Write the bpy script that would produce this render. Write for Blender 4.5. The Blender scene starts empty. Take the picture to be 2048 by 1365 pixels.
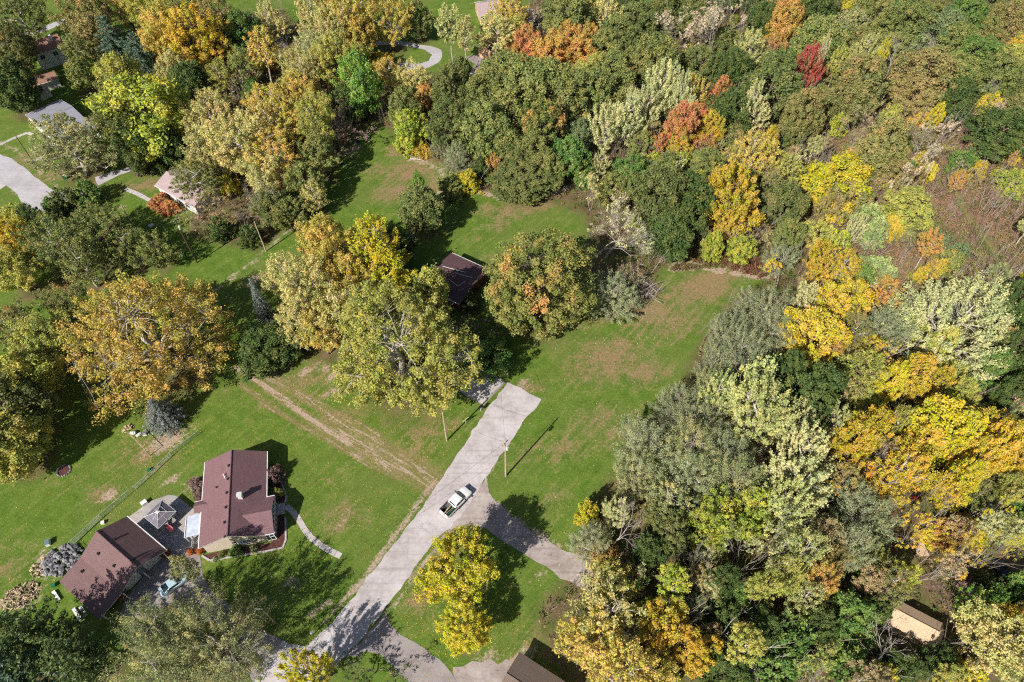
import bpy, bmesh, math, random
import numpy as np
from mathutils import Vector, Matrix

random.seed(7)
RNG = np.random.default_rng(11)
scene = bpy.context.scene
COL = scene.collection

# ------------------------------------------------------------------ camera
CAM_H, CAM_F, CAM_TILT = 105.0, 1365.0, math.radians(52.0)
cam_data = bpy.data.cameras.new("camera")
cam_data.sensor_width = 36.0
cam_data.lens = 36.0 * CAM_F / 2048.0
cam_data.clip_start = 1.0
cam_data.clip_end = 6000.0
cam = bpy.data.objects.new("camera", cam_data)
COL.objects.link(cam)
cam.location = (0, 0, CAM_H)
cam.rotation_euler = (math.pi / 2 - CAM_TILT, 0, 0)
scene.camera = cam

# ------------------------------------------------------------------ sky, sun, exposure
SUN_EL, SUN_TO = math.radians(39.0), math.radians(51.0)   # shadows run towards SUN_TO on the ground
world = bpy.data.worlds.new("World")
scene.world = world
world.use_nodes = True
wn = world.node_tree
wn.nodes.clear()
sky = wn.nodes.new("ShaderNodeTexSky")
sky.sky_type = 'NISHITA'
sky.sun_disc = False
sky.sun_elevation = SUN_EL
sky.sun_rotation = math.radians(219.0)
bgd = wn.nodes.new("ShaderNodeBackground")
bgd.inputs[1].default_value = 0.062
wo = wn.nodes.new("ShaderNodeOutputWorld")
wn.links.new(sky.outputs[0], bgd.inputs[0])
wn.links.new(bgd.outputs[0], wo.inputs[0])
sun_data = bpy.data.lights.new("sun", 'SUN')
sun_data.energy = 5.0
sun_data.angle = math.radians(0.53)
sun_data.color = (1.0, 0.945, 0.85)
sun = bpy.data.objects.new("sun", sun_data)
COL.objects.link(sun)
sd = Vector((math.cos(SUN_TO) * math.cos(SUN_EL), math.sin(SUN_TO) * math.cos(SUN_EL), -math.sin(SUN_EL)))
sun.rotation_euler = sd.to_track_quat('-Z', 'Y').to_euler()
sun.location = (-60, -40, 160)
scene.view_settings.view_transform = 'Standard'
scene.view_settings.look = 'None'
scene.view_settings.gamma = 1.0
scene.view_settings.exposure = 0.22
scene.cycles.max_bounces = 4
scene.cycles.diffuse_bounces = 2
scene.cycles.glossy_bounces = 2
scene.cycles.transmission_bounces = 3
scene.cycles.transparent_max_bounces = 4
scene.cycles.use_denoising = False
scene.cycles.adaptive_threshold = 0.03
scene.cycles.use_light_tree = False
scene.cycles.debug_use_spatial_splits = True
scene.cycles.caustics_reflective = False
scene.cycles.caustics_refractive = False
scene.cycles.filter_width = 1.2
scene.cycles.sample_clamp_indirect = 4.0


def at(px, py, z=0.0):
    """surveyed spot: where the line of sight of a photo point meets the level z (metres)"""
    u, v = (px - 1024.0) / CAM_F, (682.5 - py) / CAM_F
    s, c = math.sin(CAM_TILT), math.cos(CAM_TILT)
    t = (z - CAM_H) / (-s + v * c)
    return Vector((u * t, (c + v * s) * t, z))


def px_per_m(p):
    return CAM_F / (p.y * math.cos(CAM_TILT) + (CAM_H - p.z) * math.sin(CAM_TILT))


def lin(c):
    return tuple(((x / 255.0) / 12.92 if x <= 10.3 else ((x / 255.0 + 0.055) / 1.055) ** 2.4) for x in c)


# ------------------------------------------------------------------ materials
def nmat(name):
    m = bpy.data.materials.new(name)
    m.use_nodes = True
    nt = m.node_tree
    bs = nt.nodes["Principled BSDF"]
    return m, nt, bs


class NT:
    """tiny node helper"""
    def __init__(s, nt):
        s.nt = nt
    def n(s, t, **kw):
        nd = s.nt.nodes.new(t)
        for k, v in kw.items():
            setattr(nd, k, v)
        return nd
    def l(s, a, b):
        s.nt.links.new(a, b)
    def noise(s, vec, scale, detail=4, rough=0.55):
        nd = s.n("ShaderNodeTexNoise")
        nd.inputs["Scale"].default_value = scale
        nd.inputs["Detail"].default_value = detail
        nd.inputs["Roughness"].default_value = rough
        if vec is not None:
            s.l(vec, nd.inputs["Vector"])
        return nd.outputs[0]
    def math(s, op, a, b=None, c=None, clamp=False):
        nd = s.n("ShaderNodeMath", operation=op, use_clamp=clamp)
        for i, x in enumerate((a, b, c)):
            if x is None:
                continue
            if isinstance(x, (int, float)):
                nd.inputs[i].default_value = x
            else:
                s.l(x, nd.inputs[i])
        return nd.outputs[0]
    def mix(s, f, a, b, blend='MIX'):
        nd = s.n("ShaderNodeMix", data_type='RGBA', blend_type=blend)
        for i, x in ((0, f), (6, a), (7, b)):
            if isinstance(x, (int, float)):
                nd.inputs[i].default_value = x
            elif isinstance(x, tuple):
                nd.inputs[i].default_value = tuple(x[:3]) + (1,)
            else:
                s.l(x, nd.inputs[i])
        return nd.outputs[2]
    def ramp(s, f, stops):
        nd = s.n("ShaderNodeValToRGB")
        el = nd.color_ramp.elements
        while len(el) < len(stops):
            el.new(0.5)
        for e, (p, c) in zip(el, stops):
            e.position = p
            e.color = tuple(c[:3]) + (1,)
        s.l(f, nd.inputs[0])
        return nd.outputs[0]
    def smooth(s, x, lo, hi):
        nd = s.n("ShaderNodeMapRange", interpolation_type='SMOOTHSTEP')
        s.l(x, nd.inputs[0])
        nd.inputs[1].default_value = lo
        nd.inputs[2].default_value = hi
        return nd.outputs[0]
    def bump(s, h, strength, dist, bs):
        nd = s.n("ShaderNodeBump")
        nd.inputs["Strength"].default_value = strength
        nd.inputs["Distance"].default_value = dist
        s.l(h, nd.inputs["Height"])
        s.l(nd.outputs[0], bs.inputs["Normal"])


MATS = {}


def paint(name, rgb, rough=0.6, var=0.15, scale=3.0, metal=0.0, spec=0.4):
    """plain surface with slight mottled wear"""
    if name in MATS:
        return MATS[name]
    m, nt, bs = nmat(name)
    h = NT(nt)
    tc = h.n("ShaderNodeTexCoord")
    nz = h.noise(tc.outputs["Object"], scale, 5, 0.6)
    c = lin(rgb)
    col = h.mix(h.smooth(nz, 0.3, 0.7), tuple(x * (1 - var) for x in c), tuple(min(1, x * (1 + var)) for x in c))
    h.l(col, bs.inputs["Base Color"])
    bs.inputs["Roughness"].default_value = rough
    bs.inputs["Metallic"].default_value = metal
    bs.inputs["Specular IOR Level"].default_value = spec
    MATS[name] = m
    return m


def shingle(name, rgb, rgb2, scale=(1.1, 0.16)):
    m, nt, bs = nmat(name)
    h = NT(nt)
    tc = h.n("ShaderNodeTexCoord")
    br = h.n("ShaderNodeTexBrick")
    br.offset = 0.5
    br.inputs["Color1"].default_value = lin(rgb) + (1,)
    br.inputs["Color2"].default_value = lin(rgb2) + (1,)
    br.inputs["Mortar"].default_value = tuple(x * 0.5 for x in lin(rgb)) + (1,)
    br.inputs["Scale"].default_value = 1.0
    br.inputs["Mortar Size"].default_value = 0.022
    br.inputs["Mortar Smooth"].default_value = 0.3
    br.inputs["Brick Width"].default_value = scale[0]
    br.inputs["Row Height"].default_value = scale[1]
    h.l(tc.outputs["UV"], br.inputs["Vector"])
    n1 = h.noise(tc.outputs["UV"], 9.0, 3)
    n2 = h.noise(tc.outputs["UV"], 0.5, 4)
    c = h.mix(h.smooth(n1, 0.35, 0.75), br.outputs[0], tuple(min(1, x * 1.5) for x in lin(rgb2)))
    c = h.mix(h.math('MULTIPLY', n2, 0.4), c, tuple(x * 0.7 for x in lin(rgb)))
    h.l(c, bs.inputs["Base Color"])
    bs.inputs["Roughness"].default_value = 0.9
    bs.inputs["Specular IOR Level"].default_value = 0.2
    h.bump(br.outputs["Fac"], -0.6, 0.03, bs)
    return m


def siding(name, rgb, step=0.18):
    m, nt, bs = nmat(name)
    h = NT(nt)
    tc = h.n("ShaderNodeTexCoord")
    sp = h.n("ShaderNodeSeparateXYZ")
    h.l(tc.outputs["Object"], sp.inputs[0])
    fr = h.math('FRACT', h.math('DIVIDE', sp.outputs[2], step))
    nz = h.noise(tc.outputs["Object"], 1.3, 5)
    c = lin(rgb)
    col = h.mix(h.smooth(nz, 0.3, 0.75), tuple(x * 0.88 for x in c), c)
    h.l(col, bs.inputs["Base Color"])
    bs.inputs["Roughness"].default_value = 0.6
    h.bump(fr, 0.6, 0.03, bs)
    return m


# ------------------------------------------------------------------ mesh helpers
class MB:
    def __init__(s):
        s.v, s.f = [], []
    def add(s, vs, fs):
        o = len(s.v)
        s.v += [tuple(p) for p in vs]
        s.f += [tuple(i + o for i in f) for f in fs]
        return s
    def box(s, c, d, rz=0.0, tilt=None):
        hx, hy, hz = d[0] / 2, d[1] / 2, d[2] / 2
        R = Matrix.Rotation(rz, 3, 'Z')
        if tilt is not None:
            R = R @ tilt
        vs = [Vector(c) + R @ Vector((x * hx, y * hy, z * hz)) for z in (-1, 1) for x, y in ((-1, -1), (1, -1), (1, 1), (-1, 1))]
        return s.add(vs, [(3, 2, 1, 0), (4, 5, 6, 7), (0, 1, 5, 4), (1, 2, 6, 5), (2, 3, 7, 6), (3, 0, 4, 7)])
    def slab(s, pts, th):
        """polygon with thickness th downwards"""
        n = len(pts)
        vs = [Vector(p) for p in pts] + [Vector(p) - Vector((0, 0, th)) for p in pts]
        fs = [tuple(range(n)), tuple(range(2 * n - 1, n - 1, -1))]
        fs += [(i + n, (i + 1) % n + n, (i + 1) % n, i) for i in range(n)]
        return s.add(vs, fs)
    def tube(s, pts, radii, sides=6, cap=True):
        pts = [Vector(p) for p in pts]
        vs, fs = [], []
        prev = None
        for i, p in enumerate(pts):
            d = (pts[min(i + 1, len(pts) - 1)] - pts[max(i - 1, 0)])
            d = d.normalized() if d.length > 1e-9 else Vector((0, 0, 1))
            a = d.orthogonal().normalized() if prev is None else (prev - d * prev.dot(d))
            if a.length < 1e-6:
                a = d.orthogonal()
            a.normalize()
            prev = a
            b = d.cross(a)
            for k in range(sides):
                t = 2 * math.pi * k / sides
                vs.append(p + (a * math.cos(t) + b * math.sin(t)) * radii[i])
        for i in range(len(pts) - 1):
            for k in range(sides):
                k2 = (k + 1) % sides
                fs.append((i * sides + k, i * sides + k2, (i + 1) * sides + k2, (i + 1) * sides + k))
        if cap:
            fs.append(tuple(range(sides - 1, -1, -1)))
            fs.append(tuple((len(pts) - 1) * sides + k for k in range(sides)))
        return s.add(vs, fs)
    def cyl(s, base, r0, r1, h, sides=12):
        b = Vector(base)
        return s.tube([b, b + Vector((0, 0, h))], [r0, r1], sides)
    def mesh(s, name, uv=False):
        me = bpy.data.meshes.new(name)
        me.from_pydata(s.v, [], s.f)
        me.update()
        if uv:
            ul = me.uv_layers.new(name="UVMap")
            for p in me.polygons:
                nrm = p.normal
                # u along the level direction, v down the slope
                a = Vector((-nrm.y, nrm.x, 0))
                a = a.normalized() if a.length > 1e-4 else Vector((1, 0, 0))
                b = nrm.cross(a)
                for li in p.loop_indices:
                    co = me.vertices[me.loops[li].vertex_index].co
                    ul.data[li].uv = (co.dot(a), co.dot(b))
        return me
    def build(s, name, mat, parent=None, smooth=False, uv=False, bevel=0.0):
        me = s.mesh(name, uv)
        me.materials.append(mat)
        o = bpy.data.objects.new(name, me)
        COL.objects.link(o)
        if parent is not None:
            o.parent = parent
        if smooth:
            for p in me.polygons:
                p.use_smooth = True
        if bevel:
            md = o.modifiers.new("bevel", 'BEVEL')
            md.width = bevel
            md.segments = 2
        return o


def empty(name, loc=(0, 0, 0), rz=0.0):
    o = bpy.data.objects.new(name, None)
    o.empty_display_size = 0.3
    COL.objects.link(o)
    o.location = loc
    o.rotation_euler = (0, 0, rz)
    return o


def tag(o, label, cat, group=None):
    o["label"] = label
    o["category"] = cat
    if group:
        o["group"] = group
    return o


def structure(o, label=None):
    o["kind"] = "structure"
    if label:
        o["label"] = label
    return o


def stuff(o, label, cat):
    o["kind"] = "stuff"
    o["label"] = label
    o["category"] = cat
    return o


def fast_mesh(name, verts, quads, attr=None):
    """numpy arrays -> mesh of quads, with an optional per-vertex colour called lv"""
    me = bpy.data.meshes.new(name)
    nv, nq = len(verts), len(quads)
    me.vertices.add(nv)
    me.vertices.foreach_set("co", np.ascontiguousarray(verts, dtype=np.float32).ravel())
    me.loops.add(nq * 4)
    me.loops.foreach_set("vertex_index", np.ascontiguousarray(quads, dtype=np.int32).ravel())
    me.polygons.add(nq)
    me.polygons.foreach_set("loop_start", np.arange(0, nq * 4, 4, dtype=np.int32))
    me.polygons.foreach_set("loop_total", np.full(nq, 4, dtype=np.int32))
    if attr is not None:
        a = me.attributes.new("lv", 'FLOAT_COLOR', 'POINT')
        a.data.foreach_set("color", np.ascontiguousarray(attr, dtype=np.float32).ravel())
    me.update(calc_edges=True)
    return me
# ------------------------------------------------------------------ the ground
def poly_w(pts):
    return np.array([at(x, y)[:2] for x, y in pts])


def inside(P, poly):
    x, y = P[:, 0], P[:, 1]
    r = np.zeros(len(P), bool)
    j = len(poly) - 1
    for i in range(len(poly)):
        xi, yi = poly[i]
        xj, yj = poly[j]
        c = ((yi > y) != (yj > y)) & (x < (xj - xi) * (y - yi) / (yj - yi + 1e-12) + xi)
        r ^= c
        j = i
    return r


def line_dist(P, line):
    d = np.full(len(P), 1e9)
    for a, b in zip(line[:-1], line[1:]):
        ab = b - a
        t = np.clip(((P - a) @ ab) / (ab @ ab + 1e-12), 0, 1)
        d = np.minimum(d, np.linalg.norm(P - (a + t[:, None] * ab), axis=1))
    return d


def edge_falloff(P, poly, soft):
    """1 inside, falling to 0 at `soft` metres outside"""
    d = line_dist(P, np.vstack([poly, poly[:1]]))
    i = inside(P, poly)
    return np.where(i, np.clip(0.5 + d / soft * 0.5, 0, 1), np.clip(0.5 - d / soft * 0.5, 0, 1))


WOOD_RIGHT = poly_w([(1085, -60), (2300, -60), (2500, 1500), (1190, 1500), (1120, 1330), (1075, 1230), (1135, 1165), (1165, 1110),
                     (1185, 1010), (1250, 930), (1300, 850), (1370, 770), (1400, 690), (1430, 650), (1470, 600), (1545, 562),
                     (1470, 528), (1390, 512), (1320, 530), (1295, 590), (1240, 640), (1190, 615), (1195, 520), (1170, 430),
                     (1085, 395), (970, 385), (905, 340), (850, 305), (790, 268), (740, 235), (770, 165), (880, 150), (1000, 175), (1040, 60)])
WOOD_MID = poly_w([(330, 60), (560, 20), (700, 140), (760, 225), (700, 290), (650, 360), (600, 430), (520, 500), (380, 470), (400, 350), (350, 250)])
MEADOW = poly_w([(1560, 230), (2100, 250), (2200, 620), (1800, 590), (1700, 500), (1640, 350)])

xs = np.concatenate([[-2500, -900, -420, -300, -240], np.arange(-205, -60, 0.75), np.arange(-60, -10, 0.45), np.arange(-10, 205.1, 0.75), [240, 300, 420, 900, 2500]])
ys = np.concatenate([[-900, -250, -60, -10], np.arange(8, 48, 0.75), np.arange(48, 84, 0.45), np.arange(84, 262.1, 0.75), [300, 380, 520, 1000, 4000]])
gx, gy = np.meshgrid(xs, ys)
GP = np.stack([gx.ravel(), gy.ravel()], 1)
n_x, n_y = len(xs), len(ys)


def blob(x, y, rx, ry=None, ang=0.0):
    c = at(x, y)
    ry = ry or rx
    d = GP - np.array([c.x, c.y])
    ca, sa = math.cos(ang), math.sin(ang)
    u, v = d[:, 0] * ca + d[:, 1] * sa, -d[:, 0] * sa + d[:, 1] * ca
    return np.clip(1.15 - np.sqrt((u / rx) ** 2 + (v / ry) ** 2) * 0.75, 0, 1)


def pline(pts, w):
    d = line_dist(GP, poly_w(pts))
    return np.clip(1.2 - d / w * 0.7, 0, 1)


dirt = np.zeros(len(GP))
ruts = np.zeros(len(GP))
for pts, w, k in (([(472, 736), (520, 764), (575, 806), (640, 852), (700, 888)], 0.62, 1.0), ([(640, 852), (700, 888), (760, 922), (820, 950)], 0.8, 0.75),
                  ([(690, 862), (740, 890), (800, 925), (868, 966)], 2.3, 0.62), ([(660, 838), (740, 884), (820, 930), (880, 960)], 1.4, 0.5),
                  ([(508, 738), (580, 782), (640, 820), (700, 855), (745, 880)], 0.5, 0.66), ([(535, 740), (610, 790), (690, 835), (760, 870)], 0.4, 0.6), ([(560, 760), (640, 808), (720, 850)], 0.35, 0.5),
                  ([(480, 768), (540, 815), (600, 850), (680, 895), (740, 930), (800, 955)], 0.5, 0.6)):
    ruts = np.maximum(ruts, pline(pts, w) * k)
for x, y, a, b, k in ((640, 738, 3.2, 1.8, 0.62), (672, 785, 2.2, 1.8, 0.66), (610, 745, 2.0, 1.5, 0.6), (665, 755, 1.5, 2.0, 0.6),
                      (215, 995, 2.0, 1.6, 0.62), (335, 880, 5.0, 3.6, 0.7), (690, 1035, 2.6, 2.0, 0.42), (730, 905, 4.5, 1.6, 0.5),
                      (385, 975, 2.0, 2.6, 0.62), (345, 960, 2.2, 1.2, 0.55), (590, 1165, 2.8, 2.0, 0.55), (640, 1215, 3.0, 0.8, 0.6),
                      (1075, 1150, 2.5, 1.0, 0.5), (910, 1065, 2.6, 1.0, 0.55), (960, 1330, 6.0, 1.6, 0.62), (1030, 1330, 4.0, 2.0, 0.7),
                      (1050, 770, 3.2, 2.2, 0.5), (505, 560, 4.5, 1.8, 0.5), (480, 545, 3.0, 1.2, 0.5), (795, 1345, 2.0, 2.0, 0.4),
                      (190, 440, 3.5, 1.2, 0.4), (700, 300, 6, 4, 0.55), (1010, 660, 3, 1.2, 0.4), (45, 1200, 4, 3, 0.6), (95, 1130, 4, 4, 0.6)):
    dirt = np.maximum(dirt, blob(x, y, a, b, 0.6) * k)
for pts, w, k in (([(1340, 540), (1400, 536), (1470, 548), (1530, 556)], 0.9, 0.72), ([(1350, 532), (1440, 528), (1520, 545)], 1.6, 0.55),
                  ([(960, 385), (1010, 397), (1060, 396), (1110, 385), (1150, 372)], 1.0, 0.72),
                  ([(820, 317), (860, 330), (885, 345), (892, 375), (880, 385)], 1.2, 0.62), ([(1100, 690), (1130, 670), (1135, 660), (1120, 655)], 0.25, 0.5),
                  ([(600, 440), (545, 490), (480, 545), (430, 580)], 0.9, 0.45),
                  ([(870, 960), (800, 1060), (720, 1165), (640, 1255)], 0.7, 0.62), ([(1040, 850), (985, 935), (972, 960)], 0.5, 0.6), ([(985, 1000), (1020, 1030), (1090, 1075), (1150, 1105)], 0.6, 0.6),
                  ([(960, 1055), (900, 1062), (860, 1110), (790, 1210), (775, 1225)], 0.7, 0.6),
                  ([(0, 285), (30, 300), (110, 370), (120, 400)], 0.7, 0.55), ([(20, 380), (50, 400), (58, 440)], 0.7, 0.55), ([(760, 100), (850, 92), (880, 105)], 1.0, 0.4)):
    dirt = np.maximum(dirt, pline(pts, w) * k)

dry = np.zeros(len(GP))
for x, y, a, b, k in ((1220, 720, 8.5, 6.0, 0.78), (1285, 745, 6, 4, 0.7), (1175, 745, 5, 3, 0.7), (1300, 620, 9, 7, 0.75), (1400, 580, 9, 5, 0.85), (1430, 555, 9, 3, 0.9), (1350, 650, 8, 5, 0.62), (1240, 690, 5, 4, 0.6),
                      (1200, 840, 7, 4, 0.55), (1130, 900, 6, 4, 0.5), (1060, 900, 4, 3, 0.45), (1110, 1000, 4, 3, 0.4), (1240, 860, 6, 5, 0.55),
                      (1090, 655, 6, 2, 0.6), (1180, 640, 6, 2.5, 0.55), (1055, 775, 4, 2, 0.7),
                      (820, 345, 8, 5, 0.85), (790, 385, 6, 4, 0.8), (860, 320, 6, 3, 0.8), (760, 340, 5, 4, 0.55), (870, 370, 3, 5, 0.7), (800, 300, 5, 4, 0.75),
                      (1030, 420, 9, 3.5, 0.75), (1080, 410, 6, 3, 0.8), (975, 420, 4, 3, 0.6), (1000, 450, 4, 3, 0.6), (960, 475, 3, 2, 0.4), (980, 520, 3, 2, 0.5),
                      (690, 830, 12, 2.5, 0.5), (860, 860, 8, 3, 0.6), (830, 900, 6, 4, 0.45), (600, 800, 10, 2, 0.5), (620, 750, 10, 4, 0.6), (860, 830, 4, 2, 0.6),
                      (610, 1020, 3, 2, 0.35), (640, 960, 4, 2, 0.3), (690, 1030, 4, 3, 0.6), (300, 900, 7, 5, 0.6), (210, 990, 3, 2.2, 0.7), (60, 320, 9, 5, 0.6), (120, 350, 9, 3, 0.75),
                      (220, 190, 8, 5, 0.7), (290, 370, 8, 3, 0.7), (880, 1100, 3, 5, 0.6), (840, 1190, 3, 5, 0.6), (1080, 1290, 4, 5, 0.5), (550, 540, 6, 3, 0.5),
                      (1000, 20, 10, 5, 0.3), (520, 560, 5, 4, 0.5), (160, 960, 5, 3, 0.3), (30, 1130, 5, 5, 0.4)):
    dry = np.maximum(dry, blob(x, y, a, b, 0.3) * k)
litter = np.maximum(edge_falloff(GP, WOOD_RIGHT, 3.0), edge_falloff(GP, WOOD_MID, 3.0))
far = (np.abs(GP[:, 0]) > 190) | (GP[:, 1] > 250)
litter = np.maximum(litter, np.where(far, 0.35, 0))
meadow = edge_falloff(GP, MEADOW, 12.0)
path_m = np.clip(1.3 - line_dist(GP, poly_w([(1912, 385), (1930, 425), (1960, 465), (1990, 510)])) / 1.3, 0, 1)
dry = np.maximum(dry, path_m * 0.62)
meadow = meadow * (1 - path_m)
litter = litter * (1 - path_m)
GROUND_MASK = np.stack([dirt, dry, litter, meadow], 1)


_ra, _rb = at(520, 764), at(820, 945)
RUT_ANG = math.atan2(_rb.y - _ra.y, _rb.x - _ra.x)


def make_ground(extra_litter):
    m = GROUND_MASK.copy()
    m[:, 2] = np.maximum(m[:, 2], extra_litter)
    idx = np.arange(n_x * n_y).reshape(n_y, n_x)
    q = np.stack([idx[:-1, :-1], idx[:-1, 1:], idx[1:, 1:], idx[1:, :-1]], -1).reshape(-1, 4)
    me = fast_mesh("ground", np.column_stack([GP, np.zeros(len(GP))]), q, m)
    rv = me.attributes.new("ruts", 'FLOAT', 'POINT')
    rv.data.foreach_set("value", ruts.astype(np.float32))
    mat, nt, bs = nmat("lawn_and_soil")
    h = NT(nt)
    tc = h.n("ShaderNodeTexCoord")
    P = tc.outputs["Object"]
    at_ = h.n("ShaderNodeAttribute", attribute_name="lv")
    sp = h.n("ShaderNodeSeparateColor")
    h.l(at_.outputs["Color"], sp.inputs[0])
    big, mid, fine, tiny = h.noise(P, 0.07, 4), h.noise(P, 0.45, 5, 0.6), h.noise(P, 2.2, 5, 0.65), h.noise(P, 9.0, 3, 0.6)
    grass = h.ramp(h.math('ADD', h.math('MULTIPLY', mid, 0.55), h.math('MULTIPLY', fine, 0.45)),
                   [(0.28, (0.060, 0.115, 0.016)), (0.5, (0.125, 0.215, 0.028)), (0.72, (0.215, 0.300, 0.055))])
    grass = h.mix(h.smooth(big, 0.4, 0.68), grass, h.mix(0.5, grass, (0.19, 0.22, 0.06)))
    wv = h.n("ShaderNodeTexWave")
    wv.inputs["Scale"].default_value = 0.16
    wv.inputs["Distortion"].default_value = 1.5
    mp = h.n("ShaderNodeMapping")
    mp.inputs["Rotation"].default_value = (0, 0, -0.75)
    h.l(P, mp.inputs[0])
    h.l(mp.outputs[0], wv.inputs[0])
    grass = h.mix(h.math('MULTIPLY', wv.outputs["Fac"], 0.13), grass, (0.17, 0.24, 0.05))
    tn = h.smooth(tiny, 0.3, 0.75)
    grass = h.mix(0.5, grass, h.mix(tn, (0.5, 0.5, 0.5), (1.35, 1.35, 1.3)), 'MULTIPLY')
    dryc = h.ramp(h.math('ADD', h.math('MULTIPLY', fine, 0.6), h.math('MULTIPLY', tiny, 0.4)), [(0.3, (0.19, 0.125, 0.065)), (0.52, (0.36, 0.225, 0.135)), (0.72, (0.48, 0.33, 0.22))])
    fm = h.math('ADD', h.math('MULTIPLY', h.math('SUBTRACT', mid, 0.5), 1.0), h.math('MULTIPLY', h.math('SUBTRACT', fine, 0.5), 1.2))
    mf = h.n("ShaderNodeMapping", vector_type='TEXTURE')
    mf.inputs["Rotation"].default_value = (0, 0, 0.86)
    mf.inputs["Scale"].default_value = (9.0, 0.8, 1)
    h.l(P, mf.inputs[0])
    mow = h.noise(mf.outputs[0], 1.0, 4, 0.6)
    fm = h.math('ADD', fm, h.math('MULTIPLY', h.math('SUBTRACT', mow, 0.5), 0.9))
    k_dry = h.smooth(h.math('ADD', h.math('ADD', sp.outputs[1], h.math('MULTIPLY', fm, 1.25)), h.math('MULTIPLY', h.math('SUBTRACT', tiny, 0.5), 0.9)), 0.22, 0.85)
    grass = h.mix(h.math('MULTIPLY', h.smooth(mow, 0.45, 0.7), 0.35), grass, (0.24, 0.28, 0.07))
    c = h.mix(h.math('MULTIPLY', k_dry, 0.82), grass, dryc)
    # scattered dry tufts everywhere
    c = h.mix(h.math('MULTIPLY', h.smooth(h.math('ADD', mid, h.math('MULTIPLY', fine, 0.4)), 0.78, 0.98), 0.5), c, dryc)
    litc = h.ramp(h.math('ADD', h.math('MULTIPLY', mid, 0.5), h.math('MULTIPLY', tiny, 0.5)), [(0.28, (0.06, 0.046, 0.024)), (0.5, (0.17, 0.12, 0.066)), (0.75, (0.34, 0.25, 0.15))])
    k_l = h.smooth(h.math('ADD', sp.outputs[2], h.math('MULTIPLY', fm, 0.6)), 0.15, 0.7)
    litg = h.mix(h.smooth(h.noise(P, 0.3, 3), 0.42, 0.62), litc, h.mix(0.6, grass, litc))
    c = h.mix(k_l, c, litg)
    meac = h.ramp(h.math('ADD', h.math('MULTIPLY', fine, 0.6), h.math('MULTIPLY', tiny, 0.4)), [(0.3, (0.17, 0.10, 0.065)), (0.5, (0.33, 0.215, 0.14)), (0.75, (0.44, 0.34, 0.20))])
    c = h.mix(h.math('MULTIPLY', at_.outputs["Alpha"], 0.85), c, meac)
    dirtc = h.ramp(h.math('ADD', h.math('MULTIPLY', fine, 0.5), h.math('MULTIPLY', tiny, 0.5)), [(0.3, (0.26, 0.18, 0.125)), (0.5, (0.46, 0.35, 0.265)), (0.7, (0.62, 0.50, 0.41))])
    k_d = h.smooth(h.math('ADD', sp.outputs[0], h.math('MULTIPLY', fm, 0.9)), 0.36, 0.7)
    c = h.mix(k_d, c, dirtc)
    ra = h.n("ShaderNodeAttribute", attribute_name="ruts")
    mr = h.n("ShaderNodeMapping", vector_type='TEXTURE')
    mr.inputs["Rotation"].default_value = (0, 0, RUT_ANG)
    mr.inputs["Scale"].default_value = (5.0, 0.42, 1)
    h.l(P, mr.inputs[0])
    sn = h.noise(mr.outputs[0], 1.0, 4, 0.6)
    k_r = h.smooth(h.math('ADD', ra.outputs["Fac"], h.math('ADD', h.math('MULTIPLY', h.math('SUBTRACT', sn, 0.5), 2.2), h.math('MULTIPLY', h.math('SUBTRACT', fine, 0.5), 0.7))), 0.56, 0.84)
    c = h.mix(h.math('MULTIPLY', h.smooth(ra.outputs["Fac"], 0.05, 0.5), 0.45), c, dryc)
    c = h.mix(k_r, c, dirtc)
    h.l(c, bs.inputs["Base Color"])
    bs.inputs["Roughness"].default_value = 0.95
    bs.inputs["Specular IOR Level"].default_value = 0.12
    h.bump(h.math('ADD', fine, h.math('MULTIPLY', tiny, 0.7)), 0.7, 0.18, bs)
    me.materials.append(mat)
    o = bpy.data.objects.new("ground", me)
    COL.objects.link(o)
    structure(o)
    return o


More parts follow.
